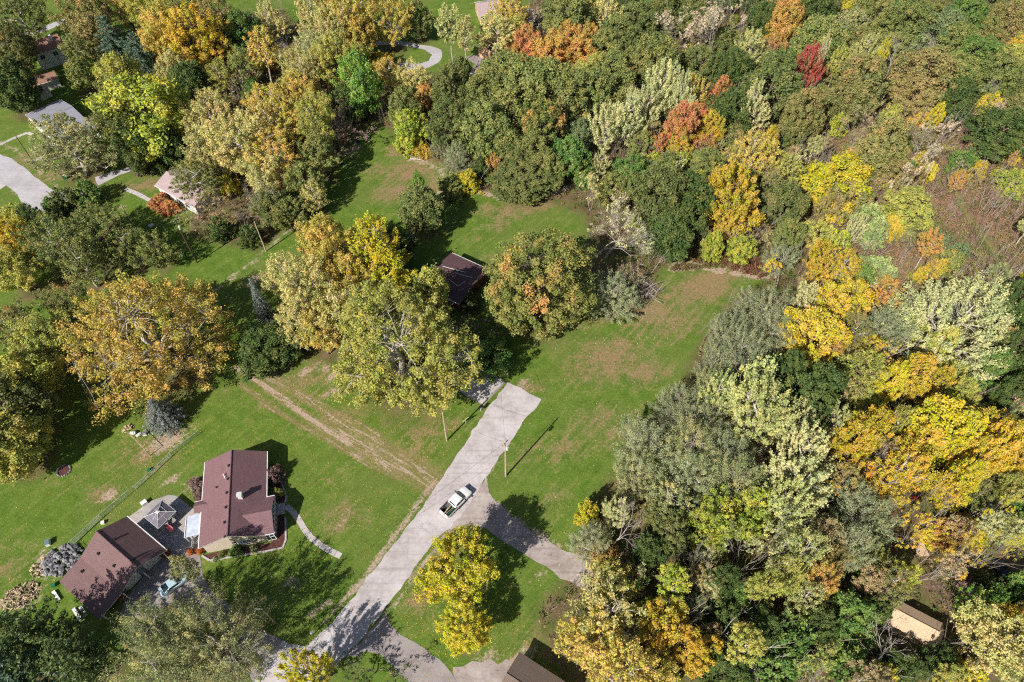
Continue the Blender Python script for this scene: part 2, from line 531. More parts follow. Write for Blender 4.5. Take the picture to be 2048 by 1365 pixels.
# ------------------------------------------------------------------ paved surfaces
def paving(name, c0, c1, c2, crack=0.22, gravel=False):
    m, nt, bs = nmat(name)
    h = NT(nt)
    tc = h.n("ShaderNodeTexCoord")
    P = tc.outputs["Object"]
    big, fine, tiny = h.noise(P, 0.25, 6, 0.6), h.noise(P, 1.6, 6, 0.65), h.noise(P, 14.0, 4, 0.7)
    f = h.math('ADD', h.math('MULTIPLY', big, 0.5), h.math('ADD', h.math('MULTIPLY', fine, 0.3), h.math('MULTIPLY', tiny, 0.35 if gravel else 0.2)))
    c = h.ramp(f, [(0.36, c0), (0.52, c1), (0.68, c2)])
    # tyre marks stretched along the direction of travel
    mp = h.n("ShaderNodeMapping")
    mp.inputs["Rotation"].default_value = (0, 0, -0.86)
    mp.inputs["Scale"].default_value = (0.07, 1.5, 1)
    h.l(P, mp.inputs[0])
    st = h.noise(mp.outputs[0], 1.0, 5, 0.6)
    c = h.mix(h.math('MULTIPLY', h.smooth(st, 0.45, 0.75), 0.4), c, tuple(x * 0.72 for x in c0))
    vo = h.n("ShaderNodeTexVoronoi", feature='DISTANCE_TO_EDGE')
    vo.inputs["Scale"].default_value = 0.16
    pw = h.n("ShaderNodeVectorMath", operation='ADD')
    nv = h.n("ShaderNodeTexNoise")
    nv.inputs["Scale"].default_value = 0.5
    nv.inputs["Detail"].default_value = 5
    h.l(P, nv.inputs["Vector"])
    sc = h.n("ShaderNodeVectorMath", operation='SCALE')
    sc.inputs[3].default_value = 3.0
    h.l(nv.outputs["Color"], sc.inputs[0])
    h.l(P, pw.inputs[0])
    h.l(sc.outputs[0], pw.inputs[1])
    h.l(pw.outputs[0], vo.inputs["Vector"])
    ck = h.math('LESS_THAN', vo.outputs["Distance"], 0.006)
    c = h.mix(h.math('MULTIPLY', ck, crack), c, tuple(x * 0.45 for x in c0))
    h.l(c, bs.inputs["Base Color"])
    bs.inputs["Roughness"].default_value = 0.9
    bs.inputs["Specular IOR Level"].default_value = 0.2
    h.bump(h.math('ADD', fine, tiny), 0.4, 0.08 if gravel else 0.02, bs)
    return m


M_ROAD = paving("chip_seal_road", (0.38, 0.33, 0.33), (0.57, 0.52, 0.53), (0.70, 0.66, 0.68))
M_STREET = paving("grey_street", (0.40, 0.38, 0.40), (0.52, 0.49, 0.52), (0.62, 0.59, 0.62))
M_CONC = paving("concrete", (0.43, 0.385, 0.37), (0.56, 0.51, 0.50), (0.66, 0.61, 0.60), 0.15)
M_ASPH = paving("worn_asphalt", (0.27, 0.23, 0.225), (0.37, 0.325, 0.32), (0.46, 0.41, 0.41))
M_GRAV = paving("gravel", (0.20, 0.15, 0.135), (0.36, 0.295, 0.275), (0.54, 0.48, 0.46), 0.0, True)
M_PATIO = paving("patio_concrete", (0.34, 0.31, 0.31), (0.46, 0.42, 0.41), (0.6, 0.56, 0.53), 0.4)


def sheet(name, pts, z, mat, jitter=0.0, parent=None, step=1.2, seed=1):
    """flat paved sheet through ground points given in photo coordinates, with uneven edges"""
    rr = random.Random(seed)
    W = [at(x, y) for x, y in pts]
    out = []
    for a, b in zip(W, W[1:] + W[:1]):
        n = max(1, int((b - a).length / step))
        nrm = Vector((-(b - a).y, (b - a).x, 0)).normalized()
        for i in range(n):
            j = rr.gauss(0, jitter) if (jitter and i) else 0
            out.append(a.lerp(b, i / n) + nrm * j)
    vs = [(p.x, p.y, z) for p in out]
    bm = bmesh.new()
    f = bm.faces.new([bm.verts.new(v) for v in vs])
    if f.normal.z < 0:
        f.normal_flip()
    bmesh.ops.recalc_face_normals(bm, faces=bm.faces)
    if f.normal.z < 0:
        f.normal_flip()
    bmesh.ops.triangulate(bm, faces=bm.faces)
    me = bpy.data.meshes.new(name)
    bm.to_mesh(me)
    bm.free()
    me.materials.append(mat)
    o = bpy.data.objects.new(name, me)
    COL.objects.link(o)
    if parent is not None:
        o.parent = parent
    return o


structure(sheet("road", [(487, 1420), (507, 1365), (566, 1281), (611, 1295), (655, 1255), (700, 1202), (754, 1134), (828, 1038), (860, 992), (887, 953), (921, 900), (965, 835),
                         (978, 812), (1005, 780), (1016, 765), (1048, 780), (1083, 799), (1060, 828), (1035, 862), (1008, 903), (985, 935), (969, 958), (955, 985),
                         (940, 1010), (902, 1056), (884, 1067), (828, 1136), (790, 1190), (754, 1241), (715, 1288), (680, 1323), (640, 1365), (600, 1420)],
                0.030, M_ROAD, 0.16, step=1.0))
structure(sheet("gravel_drive", [(972, 950), (978, 985), (990, 1003), (1012, 1022), (1060, 1062), (1130, 1103), (1152, 1108), (1200, 1125), (1190, 1190), (1120, 1158), (1060, 1116),
                                 (1010, 1086), (985, 1068), (958, 1053), (930, 1050), (895, 1062), (930, 1010)], 0.022, M_GRAV, 0.22, seed=3))
structure(sheet("side_drive", [(745, 1255), (772, 1226), (780, 1248), (800, 1270), (828, 1284), (880, 1320), (905, 1350), (935, 1420), (840, 1420), (817, 1365), (787, 1334),
                               (761, 1309), (730, 1303), (695, 1312)], 0.022, M_ASPH, 0.2, seed=4))
structure(sheet("gravel_apron", [(905, 1335), (945, 1322), (1046, 1316), (1060, 1330), (1040, 1420), (930, 1420)], 0.012, M_GRAV, 0.3, seed=5))
structure(sheet("wood_track", [(1440, 1420), (1448, 1325), (1480, 1318), (1530, 1335), (1600, 1420)], 0.012, M_GRAV, 0.4, seed=6))
drv = structure(sheet("driveway", [(917, 783), (952, 803), (966, 812), (1012, 765), (965, 736), (945, 722), (925, 690), (915, 650), (895, 650), (905, 700), (930, 745)], 0.012, M_ASPH, 0.0))
for pts in ([(919, 782), (948, 799), (990, 752), (966, 737), (958, 741)], [(949.5, 800), (964, 808), (1009, 764), (991.5, 753)], [(932, 744), (957, 740), (964, 735), (946, 722), (930, 722)]):
    sheet("slab", pts, 0.05, M_CONC, 0.0, drv)
hd = structure(sheet("house_drive", [(566, 1281), (540, 1268), (500, 1240), (455, 1205), (420, 1180), (405, 1150), (400, 1112), (375, 1100), (333, 1103), (290, 1150), (250, 1195), (240, 1230),
                                     (280, 1240), (330, 1225), (380, 1225), (420, 1250), (465, 1290), (490, 1330), (507, 1365), (540, 1320)], 0.016, M_ASPH, 0.1, seed=8))
structure(sheet("street", [(-120, 255), (0, 308), (25, 318), (60, 345), (110, 385), (118, 405), (105, 430), (60, 440), (52, 420), (30, 385), (0, 362), (-120, 320)], 0.03, M_STREET, 0.12, seed=9))
structure(sheet("street_drive", [(110, 383), (150, 378), (195, 372), (240, 350), (275, 338), (268, 332), (225, 343), (190, 355), (200, 385), (150, 405), (118, 406)], 0.02, M_STREET, 0.1, seed=10))
structure(sheet("neighbour_drive", [(-80, 352), (0, 360), (12, 372), (0, 380), (-80, 378)], 0.034, M_CONC, 0.05, seed=11))
structure(sheet("loop_drive", [(735, 82), (790, 81), (830, 88), (862, 93), (882, 100), (884, 112), (876, 126), (850, 138), (800, 142), (770, 135), (800, 127), (840, 128), (858, 122), (864, 110), (850, 100), (800, 90), (735, 91)],
                0.02, M_STREET, 0.15, seed=12))
structure(sheet("upper_street", [(-40, 92), (30, 75), (75, 57), (130, 38), (130, 46), (80, 67), (30, 85), (-40, 104)], 0.02, M_STREET, 0.1, seed=13))
structure(sheet("house_yard_paving", [(930, 115), (960, 108), (998, 118), (985, 130), (965, 138), (945, 165), (925, 160), (950, 130)], 0.018, M_ASPH, 0.1, seed=14))


def slab_path(name, line, width, label_mat, z=0.045, gap=0.06, seg=1.35):
    """stepping walk of separate slabs along a ground line"""
    W = [at(x, y) for x, y in line]
    base = MB()
    root = structure(empty(name, (W[0].x, W[0].y, 0)))
    L = []
    for a, b in zip(W[:-1], W[1:]):
        n = max(1, round((b - a).length / seg))
        for i in range(n):
            L.append((a.lerp(b, i / n), a.lerp(b, (i + 1) / n)))
    for a, b in L:
        d = (b - a)
        nrm = Vector((-d.y, d.x, 0)).normalized() * width / 2
        d.normalize()
        a2, b2 = a + d * gap / 2, b - d * gap / 2
        o0 = root.location
        mb = MB().slab([p + Vector((0, 0, z + random.uniform(-.006, .006))) - o0 for p in (a2 - nrm, b2 - nrm, b2 + nrm, a2 + nrm)], 0.08)
        mb.build("slab", label_mat, root)
    return root


slab_path("garden_path", [(572, 1012), (585, 1023), (598, 1040), (608, 1058), (622, 1076), (640, 1090), (660, 1102), (682, 1113)], 0.95, M_CONC)
slab_path("front_path", [(250, 378), (275, 388), (300, 401)], 1.1, M_CONC)
slab_path("corner_path", [(0, 290), (25, 278), (55, 266), (65, 270)], 0.9, M_CONC)
slab_path("side_path", [(62, 326), (78, 318), (92, 310)], 0.9, M_CONC)
# ------------------------------------------------------------------ foliage material: colour comes from each crown's own object colour
def leaf_material(name, needles=False):
    m = bpy.data.materials.new(name)
    m.use_nodes = True
    nt = m.node_tree
    nt.nodes.clear()
    h = NT(nt)
    oi = h.n("ShaderNodeObjectInfo")
    at_ = h.n("ShaderNodeAttribute", attribute_name="lv")
    tint = h.n("ShaderNodeAttribute", attribute_name="tint", attribute_type='OBJECT')
    sp = h.n("ShaderNodeSeparateColor")
    h.l(at_.outputs["Color"], sp.inputs[0])
    tc = h.n("ShaderNodeTexCoord")
    off = h.n("ShaderNodeVectorMath", operation='SCALE')
    comb = h.n("ShaderNodeCombineXYZ")
    for i in range(3):
        h.l(h.math('MULTIPLY', oi.outputs["Random"], 37.0 + 11 * i), comb.inputs[i])
    add = h.n("ShaderNodeVectorMath", operation='ADD')
    h.l(tc.outputs["Object"], add.inputs[0])
    h.l(comb.outputs[0], add.inputs[1])
    nz = h.noise(add.outputs[0], 0.24, 3, 0.5)
    amt = oi.outputs["Alpha"]
    # patches of a second leaf colour, more of them higher up the crown
    k = h.math('ADD', h.math('ADD', nz, h.math('MULTIPLY', sp.outputs[2], 0.22)), h.math('MULTIPLY', sp.outputs[1], 0.16))
    k = h.math('ADD', k, h.math('SUBTRACT', h.math('MULTIPLY', amt, 0.6), 1.10))
    k = h.math('MULTIPLY', h.smooth(k, -0.1, 0.14), h.math('GREATER_THAN', amt, 0.02))
    base = h.mix(k, oi.outputs["Color"], tint.outputs["Color"])
    v = h.math('ADD', h.math('MULTIPLY', sp.outputs[0], 0.62), h.math('MULTIPLY', sp.outputs[1], 0.38))
    hs = h.n("ShaderNodeHueSaturation")
    h.l(base, hs.inputs["Color"])
    hue = h.math('ADD', h.math('MULTIPLY', h.math('SUBTRACT', sp.outputs[1], 0.5), -0.055), h.math('ADD', 0.517, h.math('MULTIPLY', h.math('SUBTRACT', sp.outputs[0], 0.5), -0.04)))
    h.l(hue, hs.inputs["Hue"])
    h.l(h.math('ADD', 0.78, h.math('MULTIPLY', sp.outputs[0], 0.3)), hs.inputs["Saturation"])
    h.l(h.math('ADD', 0.55, h.math('MULTIPLY', v, 0.95)), hs.inputs["Value"])
    bs = h.n("ShaderNodeBsdfPrincipled")
    bs.inputs["Roughness"].default_value = 0.5
    bs.inputs["Specular IOR Level"].default_value = 0.22 if not needles else 0.35
    h.l(hs.outputs[0], bs.inputs["Base Color"])
    tr = h.n("ShaderNodeBsdfTranslucent")
    h.l(hs.outputs[0], tr.inputs[0])
    mx = h.n("ShaderNodeMixShader")
    mx.inputs[0].default_value = 0.1 if needles else 0.22
    h.l(bs.outputs[0], mx.inputs[1])
    h.l(tr.outputs[0], mx.inputs[2])
    out = h.n("ShaderNodeOutputMaterial")
    h.l(mx.outputs[0], out.inputs[0])
    return m


M_LEAF = leaf_material("leaves")
M_NEEDLE = leaf_material("needles", True)


def bark(name, c0, c1):
    m, nt, bs = nmat(name)
    h = NT(nt)
    tc = h.n("ShaderNodeTexCoord")
    mp = h.n("ShaderNodeMapping")
    mp.inputs["Scale"].default_value = (1, 1, 0.3)
    h.l(tc.outputs["Object"], mp.inputs[0])
    nz = h.noise(mp.outputs[0], 3.5, 5, 0.65)
    h.l(h.ramp(nz, [(0.35, lin(c0)), (0.65, lin(c1))]), bs.inputs["Base Color"])
    bs.inputs["Roughness"].default_value = 0.9
    bs.inputs["Specular IOR Level"].default_value = 0.15
    h.bump(nz, 0.6, 0.05, bs)
    return m


M_BARK = bark("bark", (84, 72, 62), (150, 134, 118))
M_BARK_PALE = bark("pale_bark", (150, 140, 126), (226, 218, 206))
M_BARK_DEAD = bark("dead_bark", (150, 138, 128), (214, 204, 198))
M_TWIG = bark("twig_bark", (112, 94, 88), (176, 156, 146))


def unit(a):
    return a / (np.linalg.norm(a, axis=1, keepdims=True) + 1e-9)


def leaf_cloud(rng, C, O, rc, n, size, elong=1.0, aspect=0.6, shell=0.5, up=0.35, jit=0.55, hang=0.0):
    """n leaf faces in each clump: C centres, O growth directions, rc radii. Returns quads verts + per-vertex lv"""
    k = len(C)
    c = np.repeat(C, n, 0)
    o = np.repeat(O, n, 0)
    r = np.repeat(rc, n)[:, None]
    N = k * n
    d = unit(rng.normal(size=(N, 3)) + 0.45 * o + np.array([0, 0, 0.25]))
    rad = shell + (1 - shell) * rng.random((N, 1)) ** 0.7
    rad = rad * np.where(rng.random((N, 1)) < 0.16, 1.15 + 0.6 * rng.random((N, 1)), 1.0)
    p = d * rad * r
    p = p + o * (np.sum(p * o, 1, keepdims=True)) * (elong - 1)
    p[:, 2] -= hang * np.linalg.norm(p[:, :2], axis=1)
    pos = c + p
    nr = unit(d * 0.55 + np.array([0, 0, up]) + rng.normal(size=(N, 3)) * jit)
    t1 = unit(np.cross(nr, rng.normal(size=(N, 3)) + o * 0.6))
    t2 = np.cross(nr, t1)
    s = (size * (0.65 + 0.7 * rng.random((N, 1))))
    V = np.stack([pos - t2 * s, pos + t1 * s * aspect, pos + t2 * s, pos - t1 * s * aspect], 1).reshape(-1, 3)
    lv = np.zeros((N, 4))
    lv[:, 0] = rng.random(N)
    lv[:, 1] = np.repeat(rng.random(k), n)
    lv[:, 3] = 1
    return V, np.repeat(lv, 4, 0)


def crown_mesh(name, parts, z0, z1, needles=False):
    V = np.vstack([p[0] for p in parts])
    A = np.vstack([p[1] for p in parts])
    A[:, 2] = np.clip((V[:, 2] - z0) / max(z1 - z0, 0.1), 0, 1)
    q = np.arange(len(V)).reshape(-1, 4)
    me = fast_mesh(name, V, q, A)
    me.materials.append(M_NEEDLE if needles else M_LEAF)
    return me


def spread_points(rng, n, gen, tries=8):
    """best-candidate sampling of n points from gen(m)"""
    pts = gen(1)
    while len(pts) < n:
        c = gen(tries)
        d = np.min(np.linalg.norm(c[:, None] - pts[None], axis=2), axis=1)
        pts = np.vstack([pts, c[np.argmax(d)]])
    return pts


PROFILES = {
    'round': lambda t: np.sqrt(np.clip(1 - (2 * t - 0.9) ** 2 / 1.22, 0.02, 1)),
    'oval': lambda t: np.clip(np.sin(np.pi * (0.12 + 0.86 * t)) ** 0.75, 0.05, 1),
    'dome': lambda t: np.sqrt(np.clip(1 - t ** 2, 0.01, 1)),
    'vase': lambda t: np.clip(0.35 + 1.5 * t - 1.15 * t ** 2.2, 0.1, 1),
    'cone': lambda t: np.clip(1.02 - t, 0.03, 1) ** 0.85,
    'flame': lambda t: np.clip(np.sin(np.pi * (0.25 + 0.72 * t)) ** 0.9, 0.05, 1),
}


def limb_path(rng, a, b, sag, k=4):
    P = []
    for i in range(k + 1):
        t = i / k
        p = a + (b - a) * t
        p = p + np.array([0, 0, sag * math.sin(math.pi * t)])
        if 0 < i < k:
            p = p + rng.normal(size=3) * 0.04 * np.linalg.norm(b - a)
        P.append(p)
    return P


def tree_proto(name, seed, D, H, prof, cb, ncl, rcl, n, size, elong=1.0, aspect=0.6, lobes=0.16, inner=0.45, shell=0.5,
               upgrow=0.4, barkm=None, trunk_r=None, jit=0.55, hang=0.0, stems=1, limb_r=1.0, flat_top=0.0):
    rng = np.random.default_rng(seed)
    R = D / 2
    z0, z1 = cb * H, H
    ph = rng.random(6) * 6.28
    fn = PROFILES[prof]
    gaps = [(math.cos(q_), math.sin(q_), 0.955, rng.uniform(0.1, 0.8)) for q_ in rng.random(7) * 6.283]

    def gen(m):
        out = []
        while len(out) < m:
            t = rng.random()
            w = float(fn(np.array([t]))[0])
            if rng.random() > w ** 1.2:
                continue
            a = rng.random() * 6.283
            lob = 1 + lobes * (math.sin(2 * a + ph[0] + 3 * t) + 0.8 * math.sin(3 * a + ph[1] - 4 * t) + 0.6 * math.sin(5 * a + ph[2] + 7 * t)) / 1.6
            rho = inner + (1 - inner) * rng.random() ** 0.55
            r = rho * R * w * lob * rng.uniform(0.8, 1.06)
            if any((math.cos(a) * g_[0] + math.sin(a) * g_[1]) > g_[2] and abs(t - g_[3]) < 0.13 and rho > 0.55 for g_ in gaps):
                continue
            tt = t
            out.append((r * math.cos(a), r * math.sin(a), z0 + (z1 - z0) * (0.03 + 0.92 * tt) * (1 - 0.06 * rng.random())))
        return np.array(out)
    C = spread_points(rng, ncl, gen)
    O = C - np.array([0, 0, z0 + 0.25 * (z1 - z0)])
    O = unit(unit(O) + np.array([0, 0, upgrow]) + rng.normal(size=C.shape) * 0.12)
    rc = rcl * R * (0.55 + 0.85 * rng.random(ncl))
    parts = [leaf_cloud(rng, C, O, rc, n, size, elong, aspect, shell, jit=jit, hang=hang)]
    crown = crown_mesh(name + "_crown", parts, z0, z1)
    # trunk with limbs reaching into the clumps
    tr = trunk_r or 0.022 * H + 0.01 * D
    mb = MB()
    tops = []
    for s_ in range(stems):
        lean = rng.normal(size=2) * (0.03 * H if stems == 1 else 0.12 * H)
        b0 = np.array([0, 0, 0.0]) + (0 if stems == 1 else 1) * np.append(rng.normal(size=2) * tr * 1.5, 0)
        top = np.array([lean[0], lean[1], H * 0.82])
        path = [b0 + np.array([0, 0, -0.3])] + [b0 + (top - b0) * t + np.append(rng.normal(size=2) * 0.012 * H, 0) for t in (0.12, 0.3, 0.5, 0.75, 1.0)]
        rad = [tr * f for f in (1.35, 1.0, 0.86, 0.62, 0.34, 0.08)]
        mb.tube(path, rad if stems == 1 else [x * 0.7 for x in rad], 7)
        tops.append(path)
    nl = max(5, min(11, ncl // 6))
    main = spread_points(rng, nl, lambda m: C[rng.integers(0, ncl, m)], 6)
    spine = tops[0]
    allp = np.array([p for t_ in tops for p in t_[1:]])
    lim_pts, lim_rad = [], []
    for e in main:
        hgt = max(0.12 * H, e[2] - 0.75 * np.linalg.norm(e[:2]) - 0.02 * H)
        pth = tops[rng.integers(0, stems)]
        zs = np.array([p[2] for p in pth])
        hgt = min(hgt, zs[-2])
        a = np.array([np.interp(hgt, zs, [p[i] for p in pth]) for i in range(3)])
        P = limb_path(rng, a, e, -0.05 * np.linalg.norm(e - a))
        r0 = tr * 0.45 * limb_r
        rad = [r0, r0 * 0.75, r0 * 0.5, r0 * 0.32, r0 * 0.12]
        mb.tube(P, rad, 5, False)
        lim_pts += P[1:]
        lim_rad += rad[1:]
    LP = np.array(lim_pts)
    for c in C:
        d = np.linalg.norm(LP - c, axis=1) + np.where(LP[:, 2] > c[2], 2.0, 0)
        j = int(np.argmin(d))
        if d[j] < 0.3:
            continue
        r0 = min(lim_rad[j], tr * 0.2) * 0.75
        e = c + (c - LP[j]) * 0.15
        mb.tube(limb_path(rng, LP[j], e, 0.04 * np.linalg.norm(c - LP[j]), 2), [r0, r0 * 0.6, 0.012], 3, False)
    tm = mb.mesh(name + "_trunk")
    tm.materials.append(barkm or M_BARK)
    for p in tm.polygons:
        p.use_smooth = True
    return dict(trunk=tm, crown=crown, D=D, H=H, cz=(cb + 1) / 2)


def bare_proto(name, seed, D, H, barkm, depth=5, stems=1, r0=None, spread=0.55, twig=1.0, leaf=None):
    """leafless tree: forking limbs down to twigs, optionally a few leaves left"""
    rng = np.random.default_rng(seed)
    mb, mt = MB(), MB()
    tips = []

    def grow(p, d, L, r, k):
        n = 3
        P, Rr = [p], [r]
        q, dd = p, d
        for i in range(n):
            dd = unit((dd + rng.normal(size=3) * 0.16)[None])[0]
            q = q + dd * L / n
            P.append(q)
            Rr.append(r * (1 - 0.42 * (i + 1) / n))
        (mb if k > depth - 2 else mt).tube(P, Rr, 6 if k > depth - 2 else (4 if k > 1 else 3), False)
        if k == 0:
            tips.append(q)
            return
        m = 2 if rng.random() < 0.45 else 3
        if k <= 2:
            m = 3
        for i in range(m):
            ax = unit(rng.normal(size=(1, 3)))[0]
            s_ = spread * (0.6 + 0.8 * rng.random())
            nd = unit((dd + ax * s_ + np.array([0, 0, 0.1]))[None])[0]
            st = P[-1] if i < 2 else P[-2]
            grow(st, nd, L * (0.64 + 0.26 * rng.random()), max(0.018 * twig, Rr[-1] * (0.86 if i == 0 else 0.68)), k - 1)
    r0 = r0 or 0.02 * H
    for s_ in range(stems):
        a = rng.random() * 6.283
        dr = np.array([math.cos(a) * 0.35, math.sin(a) * 0.35, 1.0]) if stems > 1 else np.array([rng.normal() * .08, rng.normal() * .08, 1])
        grow(np.array([0, 0, -0.2]) + (0.0 if stems == 1 else 0.25 * D / 2 * rng.random()) * np.array([math.cos(a), math.sin(a), 0]),
             unit(dr[None])[0], H * (0.33 if stems == 1 else 0.36), r0 * (1 if stems == 1 else 0.6), depth)
    V = np.array(mb.v + mt.v)
    ext = max(np.percentile(np.abs(V[:, :2]), 97) * 2, 0.1)
    top = V[:, 2].max()
    sc = np.array([D / ext, D / ext, H / top])
    for b in (mb, mt):
        b.v = [tuple(np.array(v) * sc) for v in b.v]
    tm, bm_ = mb.mesh(name + "_trunk"), mt.mesh(name + "_branches")
    tm.materials.append(barkm)
    bm_.materials.append(barkm)
    pr = dict(trunk=tm, branches=bm_, D=D, H=H, cz=0.6)
    if leaf:
        T = np.array(tips) * sc
        T = T[rng.random(len(T)) < leaf[0]]
        O = unit(T - np.array([0, 0, H * 0.3]))
        pr['crown'] = crown_mesh(name + "_crown", [leaf_cloud(rng, T, O, np.full(len(T), leaf[1]), leaf[2], leaf[3], 1.3, 0.6, 0.2)], H * 0.2, H)
    return pr


def conifer_proto(name, seed, D, H, levels, per, cb=0.06, droop=0.25, size=0.16, dense=9, top_pow=0.9, barkm=None, wob=0.12):
    rng = np.random.default_rng(seed)
    mb = MB()
    mb.tube([(0, 0, -0.2), (0, 0, H * 0.5), (0, 0, H)], [0.02 * H, 0.012 * H, 0.01], 7)
    C, O = [], []
    for i in range(levels):
        t = (i + 0.5 * rng.random()) / levels
        z = H * (cb + (1 - cb) * t)
        L = D / 2 * (1.02 - t) ** top_pow * (1 + rng.normal() * wob)
        m = max(3, int(per * (1 - 0.55 * t)))
        for k in range(m):
            a = 6.283 * (k + rng.random() * 0.7) / m + i * 1.3
            l = L * (0.75 + 0.35 * rng.random())
            dirv = np.array([math.cos(a), math.sin(a), 0])
            tip = dirv * l + np.array([0, 0, z - droop * l * 0.4 + 0.12 * l])
            if l > 0.4:
                mb.tube([(0, 0, z), tuple((dirv * l * 0.5 + np.array([0, 0, z - droop * l * 0.3]))), tuple(tip)], [0.035 + 0.01 * l, 0.03, 0.01], 3, False)
            ns = max(2, int(l / 0.32))
            for s_ in range(ns):
                f = (s_ + 1) / ns
                C.append(dirv * l * f + np.array([0, 0, z - droop * l * 0.3 * math.sin(f * 2.4) + 0.05 * l * f]) + rng.normal(size=3) * 0.08)
                O.append(dirv + np.array([0, 0, -0.05]))
    C, O = np.array(C), unit(np.array(O))
    cr = crown_mesh(name + "_crown", [leaf_cloud(rng, C, O, np.full(len(C), 0.3), dense, size, 1.5, 0.38, 0.25, up=0.3, jit=0.5)], 0, H, True)
    tm = mb.mesh(name + "_trunk")
    tm.materials.append(barkm or M_BARK)
    return dict(trunk=tm, crown=cr, D=D, H=H, cz=0.42)


PROTO = {}
PROTO['oak'] = [tree_proto("oak%d" % i, 100 + i, 10, 13, ('round', 'oval', 'round', 'flame')[i], 0.14, 120, 0.175, 180, 0.17, 1.1, 0.72, 0.16 + 0.05 * i, 0.5, 0.55, jit=0.5) for i in range(4)]
PROTO['maple'] = [tree_proto("maple%d" % i, 200 + i, 9, 13, ('oval', 'flame', 'round', 'oval')[i], 0.16, 88, 0.165, 165, 0.17, 1.5, 0.66, 0.26, 0.42, 0.42, 0.6, limb_r=1.2) for i in range(4)]
PROTO['loose'] = [tree_proto("loose%d" % i, 300 + i, 11, 14, ('round', 'vase', 'oval', 'round')[i], 0.2, 120, 0.125, 92, 0.16, 1.6, 0.66, 0.32, 0.32, 0.25, 0.4, jit=0.75,
                             barkm=M_BARK if i % 2 else M_BARK_PALE, limb_r=1.5) for i in range(4)]
PROTO['feather'] = [tree_proto("feather%d" % i, 400 + i, 9, 13.5, ('flame', 'oval', 'vase')[i], 0.16, 105, 0.1, 112, 0.16, 3.0, 0.6, 0.26, 0.38, 0.2, 1.0, barkm=M_BARK_PALE, limb_r=1.3) for i in range(3)]
PROTO['willow'] = [tree_proto("wispy%d" % i, 500 + i, 10, 11, ('dome', 'round', 'dome')[i], 0.08, 125, 0.125, 140, 0.15, 2.4, 0.32, 0.3, 0.32, 0.15, 0.5, stems=3, jit=0.8, barkm=M_BARK_DEAD, limb_r=1.5, trunk_r=0.2) for i in range(3)]
PROTO['tall'] = [tree_proto("slender%d" % i, 600 + i, 7, 16, ('oval', 'round')[i % 2], 0.42, 66, 0.17, 100, 0.17, 1.4, 0.64, 0.3, 0.35, 0.25, 0.5, trunk_r=0.22, barkm=M_BARK_PALE, jit=0.7, limb_r=1.3) for i in range(3)]
PROTO['bush'] = [tree_proto("bush%d" % i, 700 + i, 5, 4, 'dome', 0.02, 62, 0.19, 110, 0.13, 1.4, 0.64, 0.28, 0.42, 0.4, stems=3, trunk_r=0.1, jit=0.6) for i in range(3)]
PROTO['bare'] = [bare_proto("dead%d" % i, 800 + i, 12, 13, M_BARK_DEAD, 5, 2 if i == 1 else 1, 0.34, 0.8, 1.25) for i in range(3)]
PROTO['brush'] = [bare_proto("thicket%d" % i, 900 + i, 8, 9, M_TWIG, 4, 5, 0.16, 0.5, leaf=(0.4, 0.3, 12, 0.13)) for i in range(3)]
PROTO['thin'] = [bare_proto("thin%d" % i, 950 + i, 8, 15, M_BARK_DEAD, 4, 3, 0.2, 0.42, leaf=(0.5, 0.38, 18, 0.155)) for i in range(3)]
PROTO['spruce'] = [conifer_proto("spruce0", 31, 7.5, 8.5, 20, 15)]
PROTO['pine'] = [conifer_proto("pine%d" % i, 41 + i, 9, 16, 17, 9, 0.2, 0.1, 0.2, 10, 0.7, wob=0.25) for i in range(2)]
PROTO['maple_large'] = [tree_proto("large_maple%d" % i, 240 + i, 13, 16, ('oval', 'round')[i], 0.14, 190, 0.115, 165, 0.16, 1.5, 0.66, 0.26, 0.42, 0.4, 0.6, limb_r=1.2) for i in range(2)]
PROTO['loose_large'] = [tree_proto("large_loose%d" % i, 340 + i, 14, 15, ('round', 'vase')[i], 0.18, 200, 0.095, 105, 0.155, 1.6, 0.66, 0.32, 0.32, 0.22, 0.4, jit=0.75, barkm=M_BARK_PALE, limb_r=1.5) for i in range(2)]
PROTO['willow_large'] = [tree_proto("large_wispy%d" % i, 540 + i, 14, 13, ('dome', 'round')[i], 0.08, 210, 0.095, 140, 0.14, 2.4, 0.32, 0.3, 0.32, 0.15, 0.5, stems=3, jit=0.8, barkm=M_BARK_DEAD, limb_r=1.5, trunk_r=0.24) for i in range(2)]
PROTO['high_dome'] = [tree_proto("high_dome%d" % i, 270 + i, 12, 14, 'round', 0.42, 170, 0.12, 160, 0.15, 1.5, 0.66, 0.24, 0.42, 0.4, 0.6, limb_r=1.2) for i in range(2)]
PROTO['big_dead'] = [bare_proto("big_dead", 871, 20, 15, M_BARK_PALE, 6, 2, 0.55, 0.62, 1.3, leaf=(0.12, 0.4, 14, 0.15))]
PROTO['big_gold'] = [tree_proto("biggold", 1001, 25, 20, 'dome', 0.14, 380, 0.07, 130, 0.155, 1.8, 0.66, 0.2, 0.45, 0.3, 0.45, barkm=M_BARK_PALE, limb_r=1.3, jit=0.75)]
PROTO['big_sycamore'] = [tree_proto("sycamore", 1002, 21, 22, 'round', 0.12, 360, 0.082, 170, 0.155, 1.5, 0.75, 0.22, 0.55, 0.4, 0.4, barkm=M_BARK_PALE, limb_r=1.6, jit=0.6)]
PROTO['big_cream'] = [tree_proto("bigcream", 1003, 21, 19, 'dome', 0.12, 300, 0.066, 120, 0.165, 3.0, 0.6, 0.18, 0.5, 0.3, 0.9, barkm=M_BARK_PALE)]
PROTO['big_maple'] = [tree_proto("bigmaple", 1004, 20, 20, 'round', 0.06, 320, 0.1, 165, 0.17, 1.0, 0.72, 0.12, 0.6, 0.6)]

